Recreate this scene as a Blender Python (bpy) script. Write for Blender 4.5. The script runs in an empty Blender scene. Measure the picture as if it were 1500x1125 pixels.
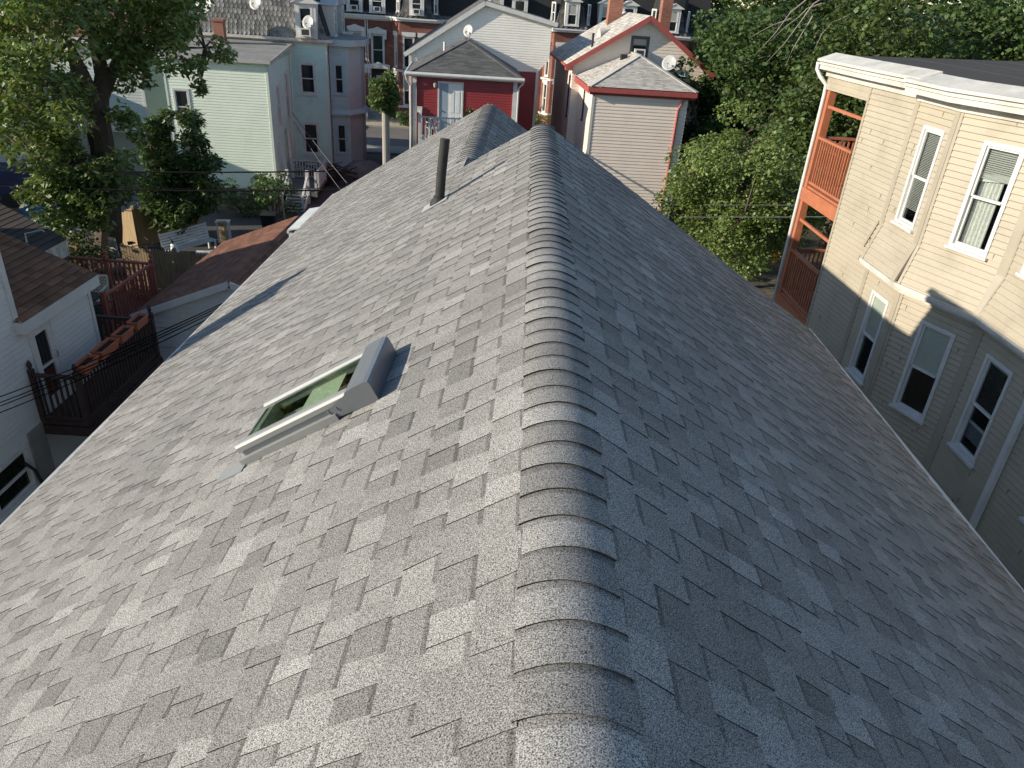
import bpy, math, random
import numpy as np
from mathutils import Vector, Matrix
R = math.radians
rnd = random.Random(7)
scene = bpy.context.scene
COL = scene.collection
# ------------------------------------------------------------------ camera
F_PX = 1076.0
CAM = np.array([0.0, 0.0, 1.39])
PPX, PPY = 750.0, 562.5
def _ray(u, v): return np.array([u - PPX, PPY - v, -F_PX])
_Y = _ray(784, -12); _Y /= np.linalg.norm(_Y)
_Z = -_ray(606, 2570); _Z /= np.linalg.norm(_Z); _Z -= _Z.dot(_Y) * _Y; _Z /= np.linalg.norm(_Z)
_X = np.cross(_Y, _Z)
ROT = np.array([_X, _Y, _Z])
# survey helpers: where a sight line from the camera station meets a known real plane
def sight(u, v): return ROT @ _ray(u, v)
def onX(u, v, x): r = sight(u, v); return CAM + r * (x - CAM[0]) / r[0]
def onY(u, v, y): r = sight(u, v); return CAM + r * (y - CAM[1]) / r[1]
def onZ(u, v, z): r = sight(u, v); return CAM + r * (z - CAM[2]) / r[2]
def onP(u, v, p, n):
    r = sight(u, v); p = np.array(p, float); n = np.array(n, float)
    return CAM + r * np.dot(p - CAM, n) / np.dot(r, n)
cd = bpy.data.cameras.new('camera'); cam = bpy.data.objects.new('camera', cd); COL.objects.link(cam)
cd.sensor_width = 36.0; cd.lens = F_PX / 1500 * 36; cd.clip_start = 0.05; cd.clip_end = 3000
cam.matrix_world = Matrix.Translation(CAM) @ Matrix(ROT.tolist()).to_4x4()
scene.camera = cam
# ------------------------------------------------------------------ light
SUN_TRAVEL = Vector((1.0, 0.32, -0.372)).normalized()
sd = bpy.data.lights.new('sun', 'SUN'); so = bpy.data.objects.new('sun', sd); COL.objects.link(so)
sd.energy = 4.9; sd.angle = R(0.55); sd.color = (1.0, 0.90, 0.745)
so.rotation_euler = SUN_TRAVEL.to_track_quat('-Z', 'Y').to_euler(); so.location = (-30, -10, 20)
w = bpy.data.worlds.new('World'); scene.world = w; w.use_nodes = True
nt = w.node_tree; bg = nt.nodes['Background']
sky = nt.nodes.new('ShaderNodeTexSky'); sky.sky_type = 'NISHITA'; sky.sun_disc = False
sky.sun_elevation = math.asin(-SUN_TRAVEL.z)
sky.sun_rotation = math.atan2(-SUN_TRAVEL.x, -SUN_TRAVEL.y)
sky.air_density = 1.0; sky.dust_density = 0.25; sky.ozone_density = 1.6
nt.links.new(sky.outputs[0], bg.inputs[0]); bg.inputs[1].default_value = 0.128
scene.view_settings.view_transform = 'Standard'; scene.view_settings.look = 'None'
scene.view_settings.exposure = 0.46; scene.view_settings.gamma = 1
# ------------------------------------------------------------------ materials
MATS = {}
def nodes(name):
    m = bpy.data.materials.new(name); m.use_nodes = True
    return m, m.node_tree, m.node_tree.nodes['Principled BSDF']
def N(t, kind, **kw):
    n = t.nodes.new(kind)
    for k, v in kw.items():
        if k.startswith('i'): n.inputs[int(k[1:])].default_value = v
        else: setattr(n, k, v)
    return n
def mat(name, col, rough=0.6, var=0.15, scale=3.0, fine=0.1, fscale=40.0, bump=0.0, bscale=60.0, metal=0.0, spec=0.4, stretch=None, dirt=0.0):
    """painted / weathered surface: base colour with large and fine procedural variation, optional streaks"""
    if name in MATS: return MATS[name]
    m, t, b = nodes(name); L = t.links.new
    tc = N(t, 'ShaderNodeTexCoord'); src = tc.outputs['Object']
    if stretch:
        mp = N(t, 'ShaderNodeMapping'); mp.inputs['Scale'].default_value = stretch; L(src, mp.inputs[0]); src = mp.outputs[0]
    n1 = N(t, 'ShaderNodeTexNoise'); n1.inputs['Scale'].default_value = scale; n1.inputs['Detail'].default_value = 4; L(src, n1.inputs['Vector'])
    n2 = N(t, 'ShaderNodeTexNoise'); n2.inputs['Scale'].default_value = fscale; n2.inputs['Detail'].default_value = 2; L(src, n2.inputs['Vector'])
    a = N(t, 'ShaderNodeMapRange'); a.inputs[1].default_value = .25; a.inputs[2].default_value = .75; a.inputs[3].default_value = 1 - var; a.inputs[4].default_value = 1 + var; L(n1.outputs[0], a.inputs[0])
    c = N(t, 'ShaderNodeMapRange'); c.inputs[1].default_value = .25; c.inputs[2].default_value = .75; c.inputs[3].default_value = 1 - fine; c.inputs[4].default_value = 1 + fine; L(n2.outputs[0], c.inputs[0])
    mu = N(t, 'ShaderNodeMath', operation='MULTIPLY'); L(a.outputs[0], mu.inputs[0]); L(c.outputs[0], mu.inputs[1])
    vm = N(t, 'ShaderNodeVectorMath', operation='SCALE'); vm.inputs[0].default_value = col[:3]; L(mu.outputs[0], vm.inputs['Scale'])
    out = vm.outputs[0]
    if dirt:
        n3 = N(t, 'ShaderNodeTexNoise'); n3.inputs['Scale'].default_value = 1.3; n3.inputs['Detail'].default_value = 8; n3.inputs['Roughness'].default_value = .65; L(tc.outputs['Object'], n3.inputs['Vector'])
        r3 = N(t, 'ShaderNodeMapRange'); r3.inputs[1].default_value = .52; r3.inputs[2].default_value = .72; r3.inputs[4].default_value = dirt; L(n3.outputs[0], r3.inputs[0])
        mx = N(t, 'ShaderNodeMix', data_type='RGBA'); L(r3.outputs[0], mx.inputs[0]); L(out, mx.inputs[6]); mx.inputs[7].default_value = (col[0]*.45, col[1]*.43, col[2]*.38, 1); out = mx.outputs[2]
    L(out, b.inputs['Base Color'])
    b.inputs['Roughness'].default_value = rough; b.inputs['Metallic'].default_value = metal; b.inputs['Specular IOR Level'].default_value = spec
    if bump:
        n4 = N(t, 'ShaderNodeTexNoise'); n4.inputs['Scale'].default_value = bscale; n4.inputs['Detail'].default_value = 3; L(src, n4.inputs['Vector'])
        bp = N(t, 'ShaderNodeBump'); bp.inputs['Strength'].default_value = bump; bp.inputs['Distance'].default_value = .01; L(n4.outputs[0], bp.inputs['Height']); L(bp.outputs[0], b.inputs['Normal'])
    MATS[name] = m; return m
def shingle_mat(name, tint, gran=420.0, amp=.5, coarse=0.12, rough=.92):
    """mineral granules on asphalt: the per-tab tone comes from the mesh attribute, the speckle from fine noise"""
    if name in MATS: return MATS[name]
    m, t, b = nodes(name); L = t.links.new
    tc = N(t, 'ShaderNodeTexCoord')
    at = N(t, 'ShaderNodeAttribute', attribute_name='tone')
    n1 = N(t, 'ShaderNodeTexNoise'); n1.inputs['Scale'].default_value = gran; n1.inputs['Detail'].default_value = 2.5; n1.inputs['Roughness'].default_value = .75; L(tc.outputs['Object'], n1.inputs['Vector'])
    a = N(t, 'ShaderNodeMapRange'); a.inputs[1].default_value = .33; a.inputs[2].default_value = .67; a.inputs[3].default_value = 1 - amp * .85; a.inputs[4].default_value = 1 + amp * 1.15; L(n1.outputs[0], a.inputs[0])
    n2 = N(t, 'ShaderNodeTexNoise'); n2.inputs['Scale'].default_value = 1.7; n2.inputs['Detail'].default_value = 6; L(tc.outputs['Object'], n2.inputs['Vector'])
    c = N(t, 'ShaderNodeMapRange'); c.inputs[1].default_value = .3; c.inputs[2].default_value = .7; c.inputs[3].default_value = 1 - coarse; c.inputs[4].default_value = 1 + coarse; L(n2.outputs[0], c.inputs[0])
    mu = N(t, 'ShaderNodeMath', operation='MULTIPLY'); L(a.outputs[0], mu.inputs[0]); L(c.outputs[0], mu.inputs[1])
    # sparse scuffs where granules are rubbed off
    n3 = N(t, 'ShaderNodeTexNoise'); n3.inputs['Scale'].default_value = 6.5; n3.inputs['Detail'].default_value = 5; n3.inputs['Roughness'].default_value = .7; L(tc.outputs['Object'], n3.inputs['Vector'])
    sc = N(t, 'ShaderNodeMapRange'); sc.inputs[1].default_value = .70; sc.inputs[2].default_value = .76; sc.inputs[3].default_value = 1; sc.inputs[4].default_value = .55; L(n3.outputs[0], sc.inputs[0])
    mu2 = N(t, 'ShaderNodeMath', operation='MULTIPLY'); L(mu.outputs[0], mu2.inputs[0]); L(sc.outputs[0], mu2.inputs[1]); mu = mu2
    v1 = N(t, 'ShaderNodeVectorMath', operation='SCALE'); L(at.outputs['Color'], v1.inputs[0]); L(mu.outputs[0], v1.inputs['Scale'])
    v2 = N(t, 'ShaderNodeVectorMath', operation='MULTIPLY'); L(v1.outputs[0], v2.inputs[0]); v2.inputs[1].default_value = tint
    L(v2.outputs[0], b.inputs['Base Color']); b.inputs['Roughness'].default_value = rough; b.inputs['Specular IOR Level'].default_value = .25
    bp = N(t, 'ShaderNodeBump'); bp.inputs['Strength'].default_value = .35; bp.inputs['Distance'].default_value = .002; L(n1.outputs[0], bp.inputs['Height']); L(bp.outputs[0], b.inputs['Normal'])
    MATS[name] = m; return m
def glass_mat(name, tint=(.9, .95, .92), refl=.12, clear=True):
    if name in MATS: return MATS[name]
    m, t, b = nodes(name); L = t.links.new; out = t.nodes['Material Output']
    gl = N(t, 'ShaderNodeBsdfGlossy'); gl.inputs['Roughness'].default_value = .02
    tr = N(t, 'ShaderNodeBsdfTransparent'); tr.inputs[0].default_value = (*tint, 1)
    # Schlick reflectance, the same from both sides of the pane
    ge = N(t, 'ShaderNodeNewGeometry'); dt = N(t, 'ShaderNodeVectorMath', operation='DOT_PRODUCT'); L(ge.outputs['Normal'], dt.inputs[0]); L(ge.outputs['Incoming'], dt.inputs[1])
    ab = N(t, 'ShaderNodeMath', operation='ABSOLUTE'); L(dt.outputs['Value'], ab.inputs[0]); om = N(t, 'ShaderNodeMath', operation='SUBTRACT'); om.inputs[0].default_value = 1; L(ab.outputs[0], om.inputs[1])
    pw = N(t, 'ShaderNodeMath', operation='POWER'); pw.inputs[1].default_value = 5; L(om.outputs[0], pw.inputs[0])
    ad = N(t, 'ShaderNodeMath', operation='MULTIPLY_ADD', use_clamp=True); ad.inputs[1].default_value = .9; ad.inputs[2].default_value = refl; L(pw.outputs[0], ad.inputs[0])
    mx = N(t, 'ShaderNodeMixShader'); L(ad.outputs[0], mx.inputs[0]); L(tr.outputs[0], mx.inputs[1]); L(gl.outputs[0], mx.inputs[2])
    t.nodes.remove(b); L(mx.outputs[0], out.inputs[0]); MATS[name] = m; return m
def darkglass(name='dark_glass', col=(.02, .024, .026)):
    if name in MATS: return MATS[name]
    m, t, b = nodes(name); b.inputs['Base Color'].default_value = (*col, 1); b.inputs['Roughness'].default_value = .06; b.inputs['Specular IOR Level'].default_value = .6
    L = t.links.new; tc = N(t, 'ShaderNodeTexCoord'); n1 = N(t, 'ShaderNodeTexNoise'); n1.inputs['Scale'].default_value = 1.2; L(tc.outputs['Object'], n1.inputs['Vector'])
    bp = N(t, 'ShaderNodeBump'); bp.inputs['Strength'].default_value = .05; bp.inputs['Distance'].default_value = .05; L(n1.outputs[0], bp.inputs['Height']); L(bp.outputs[0], b.inputs['Normal'])
    MATS[name] = m; return m
def leaf_mat(name, col, trans=.28, rough=.46):
    if name in MATS: return MATS[name]
    m, t, b = nodes(name); L = t.links.new; out = t.nodes['Material Output']
    at = N(t, 'ShaderNodeAttribute', attribute_name='tone')
    v = N(t, 'ShaderNodeVectorMath', operation='MULTIPLY'); L(at.outputs['Color'], v.inputs[0]); v.inputs[1].default_value = col
    L(v.outputs[0], b.inputs['Base Color']); b.inputs['Roughness'].default_value = rough; b.inputs['Specular IOR Level'].default_value = .4
    tl = N(t, 'ShaderNodeBsdfTranslucent'); v2 = N(t, 'ShaderNodeVectorMath', operation='MULTIPLY'); L(v.outputs[0], v2.inputs[0]); v2.inputs[1].default_value = (1.15, 1.25, .55); L(v2.outputs[0], tl.inputs[0])
    mx = N(t, 'ShaderNodeMixShader'); mx.inputs[0].default_value = trans; L(b.outputs[0], mx.inputs[1]); L(tl.outputs[0], mx.inputs[2]); L(mx.outputs[0], out.inputs[0])
    MATS[name] = m; return m
def brick_mat(name='brick', c1=(.20, .065, .04), c2=(.27, .10, .06), mortar=(.28, .22, .18), scale=1.0):
    if name in MATS: return MATS[name]
    m, t, b = nodes(name); L = t.links.new
    tc = N(t, 'ShaderNodeTexCoord'); mp = N(t, 'ShaderNodeMapping'); mp.inputs['Rotation'].default_value = (R(90), 0, 0); L(tc.outputs['Object'], mp.inputs[0])
    sx = N(t, 'ShaderNodeSeparateXYZ'); L(tc.outputs['Object'], sx.inputs[0])
    ad = N(t, 'ShaderNodeMath', operation='ADD'); L(sx.outputs[0], ad.inputs[0]); L(sx.outputs[1], ad.inputs[1])
    cx = N(t, 'ShaderNodeCombineXYZ'); L(ad.outputs[0], cx.inputs[0]); L(sx.outputs[2], cx.inputs[1])
    br = N(t, 'ShaderNodeTexBrick'); br.inputs['Scale'].default_value = scale; br.inputs['Color1'].default_value = (*c1, 1); br.inputs['Color2'].default_value = (*c2, 1); br.inputs['Mortar'].default_value = (*mortar, 1)
    br.inputs['Brick Width'].default_value = .21; br.inputs['Row Height'].default_value = .075; br.inputs['Mortar Size'].default_value = .006
    L(cx.outputs[0], br.inputs['Vector'])
    n = N(t, 'ShaderNodeTexNoise'); n.inputs['Scale'].default_value = .8; n.inputs['Detail'].default_value = 6; L(tc.outputs['Object'], n.inputs['Vector'])
    a = N(t, 'ShaderNodeMapRange'); a.inputs[1].default_value = .3; a.inputs[2].default_value = .7; a.inputs[3].default_value = .75; a.inputs[4].default_value = 1.2; L(n.outputs[0], a.inputs[0])
    v = N(t, 'ShaderNodeVectorMath', operation='SCALE'); L(br.outputs[0], v.inputs[0]); L(a.outputs[0], v.inputs['Scale'])
    L(v.outputs[0], b.inputs['Base Color']); b.inputs['Roughness'].default_value = .85
    MATS[name] = m; return m
# ------------------------------------------------------------------ mesh builder
import bmesh
TO_LOCAL = None
def begin(root):
    """from here on builders take world coordinates and store them relative to this thing"""
    global TO_LOCAL
    TO_LOCAL = None if root is None else (Matrix.Translation(root.location) @ Matrix.Rotation(root.rotation_euler.z, 4, 'Z')).inverted()
def weld(me, d=1e-5):
    b = bmesh.new(); b.from_mesh(me); bmesh.ops.remove_doubles(b, verts=b.verts, dist=d); b.to_mesh(me); b.free()
class MB:
    def __init__(s): s.v = []; s.f = []; s.m = []; s.t = []
    def face(s, pts, mi=0, tone=None):
        i = len(s.v); s.v.extend(tuple(map(float, p)) for p in pts); s.f.append(tuple(range(i, i + len(pts)))); s.m.append(mi)
        if tone is None: tone = 1.0
        s.t.extend(tone if isinstance(tone, (list, tuple)) else [tone] * len(pts))
    def hexa(s, p, mi=0):
        """8 corners: bottom 0-3 counter-clockwise, top 4-7"""
        i = len(s.v); s.v.extend(tuple(map(float, q)) for q in p); s.t.extend([1.0] * 24)
        for q in ((3, 2, 1, 0), (4, 5, 6, 7), (0, 1, 5, 4), (1, 2, 6, 5), (2, 3, 7, 6), (3, 0, 4, 7)):
            s.f.append(tuple(i + k for k in q)); s.m.append(mi)
    def box(s, x0, x1, y0, y1, z0, z1, mi=0):
        s.hexa([(x0, y0, z0), (x1, y0, z0), (x1, y1, z0), (x0, y1, z0), (x0, y0, z1), (x1, y0, z1), (x1, y1, z1), (x0, y1, z1)], mi)
    def bar(s, a, b, w, h, up=(0, 0, 1), mi=0):
        a = Vector(a); b = Vector(b); d = (b - a).normalized(); up = Vector(up)
        x = d.cross(up)
        if x.length < 1e-4: x = d.cross(Vector((0, 1, 0)))
        x.normalize(); z = x.cross(d); x *= w / 2; z *= h / 2
        s.hexa([a - x - z, a + x - z, b + x - z, b - x - z, a - x + z, a + x + z, b + x + z, b - x + z], mi)
    def prism(s, poly, z0, z1, mi=0, mtop=None):
        n = len(poly)
        s.face([(x, y, z1) for x, y in poly], mi if mtop is None else mtop); s.face([(x, y, z0) for x, y in reversed(poly)], mi)
        for k in range(n):
            a = poly[k]; b = poly[(k + 1) % n]
            s.face([(a[0], a[1], z0), (b[0], b[1], z0), (b[0], b[1], z1), (a[0], a[1], z1)], mi)
    def sweep(s, pts, off, mi=0):
        """closed solid: polygon pts pushed along the vector off"""
        o = Vector(off); q = [Vector(p) + o for p in pts]; n = len(pts)
        s.face(pts, mi); s.face(list(reversed(q)), mi)
        for k in range(n): s.face([pts[(k + 1) % n], pts[k], q[k], q[(k + 1) % n]], mi)
    def tube(s, path, r, n=8, mi=0, cap=True):
        path = [Vector(p) for p in path]; rs = r if isinstance(r, (list, tuple)) else [r] * len(path)
        rings = []; prev = None
        for k, p in enumerate(path):
            d = (path[min(k + 1, len(path) - 1)] - path[max(k - 1, 0)]).normalized()
            if prev is None:
                x = d.cross(Vector((0, 0, 1)))
                if x.length < .05: x = d.cross(Vector((1, 0, 0)))
            else: x = prev - d * prev.dot(d)
            x.normalize(); prev = x; y = d.cross(x)
            i0 = len(s.v)
            for j in range(n):
                a = 2 * math.pi * j / n; s.v.append(tuple(p + (x * math.cos(a) + y * math.sin(a)) * rs[k]))
            rings.append(i0)
        for k in range(len(rings) - 1):
            for j in range(n):
                s.f.append((rings[k] + j, rings[k] + (j + 1) % n, rings[k + 1] + (j + 1) % n, rings[k + 1] + j)); s.m.append(mi); s.t.extend([1.0] * 4)
        if cap:
            s.f.append(tuple(rings[0] + j for j in reversed(range(n)))); s.m.append(mi); s.t.extend([1.0] * n)
            s.f.append(tuple(rings[-1] + j for j in range(n))); s.m.append(mi); s.t.extend([1.0] * n)
    def build(s, name, mats, parent=None, smooth=False, tone=False, bevel=0):
        if TO_LOCAL is not None: s.v = [tuple(TO_LOCAL @ Vector(p)) for p in s.v]
        me = bpy.data.meshes.new(name); me.from_pydata(s.v, [], s.f)
        for m in (mats if isinstance(mats, (list, tuple)) else [mats]): me.materials.append(m)
        me.polygons.foreach_set('material_index', s.m)
        if smooth: me.polygons.foreach_set('use_smooth', [True] * len(s.f))
        if tone:
            ca = me.color_attributes.new('tone', 'FLOAT_COLOR', 'CORNER')
            t = np.array(s.t, dtype=np.float32); c = np.ones((len(t), 4), np.float32); c[:, 0] = t; c[:, 1] = t; c[:, 2] = t
            ca.data.foreach_set('color', c.ravel())
        me.update()
        if smooth: weld(me)
        o = bpy.data.objects.new(name, me); COL.objects.link(o)
        if parent: o.parent = parent
        if bevel:
            b = o.modifiers.new('bevel', 'BEVEL'); b.width = bevel; b.segments = 2; b.limit_method = 'ANGLE'
        return o
def tag(o, label=None, cat=None, group=None, kind=None):
    if label: o['label'] = label
    if cat: o['category'] = cat
    if group: o['group'] = group
    if kind: o['kind'] = kind
    return o
def thing(name, label, cat, loc=(0, 0, 0), rz=0.0, group=None):
    o = bpy.data.objects.new(name, None); COL.objects.link(o); o.empty_display_size = .3
    o.location = loc; o.rotation_euler = (0, 0, rz); tag(o, label, cat, group)
    return o
def link_copy(o, parent=None):
    c = o.copy(); COL.objects.link(c); c.parent = parent
    for ch in [x for x in COL.objects if x.parent == o]: link_copy(ch, c)
    return c
# ------------------------------------------------------------------ wall frames, siding, windows
class Fr:
    """a vertical wall: u along d, o outwards along n, z up (in the coordinates of the owning thing)"""
    def __init__(s, p, d, side=1):
        s.p = Vector((p[0], p[1], 0)); s.d = Vector((d[0], d[1], 0)).normalized(); s.n = Vector((s.d.y, -s.d.x, 0)) * side
    def pt(s, u, o, z): return s.p + s.d * u + s.n * o + Vector((0, 0, z))
    def box(s, mb, u0, u1, o0, o1, z0, z1, mi=0):
        mb.hexa([s.pt(u0, o1, z0), s.pt(u1, o1, z0), s.pt(u1, o0, z0), s.pt(u0, o0, z0), s.pt(u0, o1, z1), s.pt(u1, o1, z1), s.pt(u1, o0, z1), s.pt(u0, o0, z1)], mi)
    def quad(s, mb, u0, u1, o, z0, z1, mi=0): mb.face([s.pt(u0, o, z0), s.pt(u1, o, z0), s.pt(u1, o, z1), s.pt(u0, o, z1)], mi)
def siding(mb, fr, u0, u1, z0, z1, ex=.1, holes=(), lap=.014, left=None, right=None, flare=None, mi=0, hm=False, hem_h=.012):
    """lapped boards; left/right(z) clip the run (gables), flare(z) pushes the face outwards"""
    k0 = int(math.floor((z0) / ex)); zs = {z0, z1}
    k = k0
    while k * ex < z1:
        if k * ex > z0: zs.add(k * ex)
        k += 1
    for h in holes:
        for z in h[2:4]:
            if z0 < z < z1: zs.add(z)
    zs = sorted(zs)
    for a, b in zip(zs, zs[1:]):
        if b - a < 1e-5: continue
        kk = math.floor((a + 1e-6) / ex); fa = (a - kk * ex) / ex; fb = (b - kk * ex) / ex
        fl = flare or (lambda z: 0.0)
        oa = lap * (1 - fa) + fl(a); ob = lap * (1 - fb) + fl(b)
        hem = hm and fa < 1e-4 and (b - a) > .03
        iv = [(u0, u1)]
        for h in holes:
            if h[2] < (a + b) / 2 < h[3]:
                nv = []
                for p, q in iv:
                    if h[1] <= p or h[0] >= q: nv.append((p, q)); continue
                    if h[0] > p: nv.append((p, h[0]))
                    if h[1] < q: nv.append((h[1], q))
                iv = nv
        for p, q in iv:
            pa = pb = p; qa = qb = q
            if left: pa = max(p, left(a)); pb = max(p, left(b))
            if right: qa = min(q, right(a)); qb = min(q, right(b))
            if qa - pa < 1e-4 and qb - pb < 1e-4: continue
            qa = max(qa, pa); qb = max(qb, pb)
            if hem:   # rolled lower edge of the board over a dark joint
                t = hem_h / (b - a); ph = pa + (pb - pa) * t; qh = qa + (qb - qa) * t; oh = oa + (ob - oa) * t; zh = a + hem_h
                mb.face([fr.pt(pa, oa - lap * .8, a), fr.pt(qa, oa - lap * .8, a), fr.pt(qh, oh, zh), fr.pt(ph, oh, zh)], mi)
                mb.face([fr.pt(ph, oh, zh), fr.pt(qh, oh, zh), fr.pt(qb, ob, b), fr.pt(pb, ob, b)], mi)
            else:
                mb.face([fr.pt(pa, oa, a), fr.pt(qa, oa, a), fr.pt(qb, ob, b), fr.pt(pb, ob, b)], mi)
                if fa < 1e-4: mb.face([fr.pt(pa, fl(a), a), fr.pt(qa, fl(a), a), fr.pt(qa, oa, a), fr.pt(pa, oa, a)], mi)
WRND = random.Random(17)
def window(root, fr, u0, u1, z0, z1, frame_m, glass_m, cas=.075, proud=.03, sill=True, blind=None, split=.5, near=False, name='window', room=None, head=False):
    """double-hung window filling the hole u0..u1 x z0..z1; children: panes, sill, blind"""
    mb = MB(); B = lambda *a: fr.box(mb, *a)
    B(u0, u0 + cas, -.05, proud, z0, z1); B(u1 - cas, u1, -.05, proud, z0, z1)
    B(u0 + cas, u1 - cas, -.05, proud - .002, z1 - cas, z1); B(u0 + cas, u1 - cas, -.05, proud - .002, z0, z0 + cas * .8)
    a, b = u0 + cas, u1 - cas; c, d = z0 + cas * .8, z1 - cas; zm = c + (d - c) * split; st = .035 if near else .045
    # upper sash in front, lower sash set back
    B(a, a + st, -.035, .0, zm, d); B(b - st, b, -.035, .0, zm, d); B(a + st, b - st, -.035, -.002, d - st, d); B(a + st, b - st, -.04, .006, zm - st * .6, zm + st * .6)
    B(a, a + st, -.06, -.025, c, zm - .02); B(b - st, b, -.06, -.025, c, zm - .02); B(a + st, b - st, -.06, -.027, c, c + st)
    if head: B(u0 - .06, u1 + .06, 0, proud + .05, z1 + .001, z1 + .09)
    wn = mb.build(name, frame_m, root)
    gu = glass_m
    if not near and name == 'window' and WRND.random() < .5:      # drawn blind behind the upper sash
        gu = darkglass('blind_behind_glass' + str(WRND.randint(0, 2)), WRND.choice(((.34, .34, .31), (.22, .22, .21), (.42, .40, .35))))
    g = MB(); fr.quad(g, a + st, b - st, -.02, zm + st * .6, d - st); g.build('pane', gu, wn)
    g = MB(); fr.quad(g, a + st, b - st, -.045, c + st, zm - st * .6); g.build('pane', glass_m, wn)
    if sill:
        g = MB(); fr.box(g, u0 - .03, u1 + .03, -.02, proud + .04, z0 - .045, z0 - .002); g.build('sill', frame_m, wn)
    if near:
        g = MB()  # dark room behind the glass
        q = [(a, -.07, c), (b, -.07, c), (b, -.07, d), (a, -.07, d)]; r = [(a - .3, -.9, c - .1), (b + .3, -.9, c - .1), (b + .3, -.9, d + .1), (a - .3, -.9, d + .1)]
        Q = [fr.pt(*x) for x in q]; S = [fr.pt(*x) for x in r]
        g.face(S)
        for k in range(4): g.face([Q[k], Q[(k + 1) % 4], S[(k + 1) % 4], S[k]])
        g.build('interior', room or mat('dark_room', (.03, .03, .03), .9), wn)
    return wn, (a, b, c, d, zm)
def slat_blind(wn, fr, a, b, z0, z1, o, m, pitch=.025):
    g = MB(); z = z0
    while z < z1:
        g.face([fr.pt(a, o - .009, z), fr.pt(b, o - .009, z), fr.pt(b, o + .009, z + pitch * .82), fr.pt(a, o + .009, z + pitch * .82)]); z += pitch
    return g.build('blind', m, wn)
def curtain(wn, fr, a, b, z0, z1, o, m, waves=9, amp=.02, name='curtain'):
    g = MB(); n = waves * 8
    pts = [(a + (b - a) * i / n, o + amp * math.sin(2 * math.pi * waves * i / n + .6 * math.sin(i * .37))) for i in range(n + 1)]
    for (x, y), (x2, y2) in zip(pts, pts[1:]): g.face([fr.pt(x, y, z0), fr.pt(x2, y2, z0), fr.pt(x2, y2, z1), fr.pt(x, y, z1)])
    return g.build(name, m, wn, smooth=True)
def railing(root, a, b, h, m, spacing=.11, w=.04, post_w=.09, posts=(True, True), cap=None, drop=0.0, post_extra=.12, low=.08, top_h=.05, name='railing', bal=True):
    """a-b along the deck edge at floor level; handrail and bottom rail, each baluster and post its own mesh"""
    a = Vector(a); b = Vector(b); L = (b - a).length; d = (b - a) / L
    mb = MB(); mb.bar(a + Vector((0, 0, h)), b + Vector((0, 0, h)), .09, top_h)
    rl = mb.build(name, m, root)
    mb = MB(); mb.bar(a + Vector((0, 0, low)), b + Vector((0, 0, low)), w * 1.1, .05); mb.build('bottom_rail', m, rl)
    n = max(1, int(L / spacing)); me = None
    sl = d.z
    if bal:
        for i in range(1, n):
            p = a + d * (L * i / n)
            if me is None:
                q = MB(); q.box(-w / 2, w / 2, -w / 2, w / 2, low + .02, h - .02); keep = TO_LOCAL; begin(None); o = q.build('baluster', m, rl); globals()['TO_LOCAL'] = keep; me = o.data
            else:
                o = bpy.data.objects.new('baluster', me); COL.objects.link(o); o.parent = rl
            o.location = p
            if TO_LOCAL is not None: o.location = TO_LOCAL @ p
            o.rotation_euler = (0, 0, math.atan2(d.y, d.x))
    for flag, p in zip(posts, (a, b)):
        if flag:
            q = MB(); pw = post_w / 2; q.box(p.x - pw, p.x + pw, p.y - pw, p.y + pw, p.z - drop, p.z + h + post_extra)
            if cap == 'ball':
                q.tube([(p.x, p.y, p.z + h + post_extra - .0), (p.x, p.y, p.z + h + post_extra + .02), (p.x, p.y, p.z + h + post_extra + .05), (p.x, p.y, p.z + h + post_extra + .10), (p.x, p.y, p.z + h + post_extra + .16), (p.x, p.y, p.z + h + post_extra + .19)], [pw * .8, pw * .4, pw * .9, pw * 1.05, pw * .6, .004], 8)
            q.build('post', m, root)
    return rl
def band(mb, path, o0, o1, z0, z1, mi=0, zi=None):
    """mitred moulding along a plan polyline; outward is to the right of the walking direction turned by d -> (d.y, -d.x)"""
    n = len(path); P = [Vector((p[0], p[1])) for p in path]; A = []; 
    for k in range(n):
        ns = []
        if k > 0: d = (P[k] - P[k - 1]).normalized(); ns.append(Vector((d.y, -d.x)))
        if k < n - 1: d = (P[k + 1] - P[k]).normalized(); ns.append(Vector((d.y, -d.x)))
        m = ns[0] if len(ns) == 1 else (ns[0] + ns[1]) / (1 + ns[0].dot(ns[1]))
        A.append((P[k] + m * o0, P[k] + m * o1))
    for k in range(n - 1):
        (a0, a1), (b0, b1) = A[k], A[k + 1]; zt = z1 if zi is None else zi
        mb.hexa([(a0.x, a0.y, z0), (a1.x, a1.y, z0), (b1.x, b1.y, z0), (b0.x, b0.y, z0), (a0.x, a0.y, zt), (a1.x, a1.y, z1), (b1.x, b1.y, z1), (b0.x, b0.y, zt)], mi)
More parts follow.
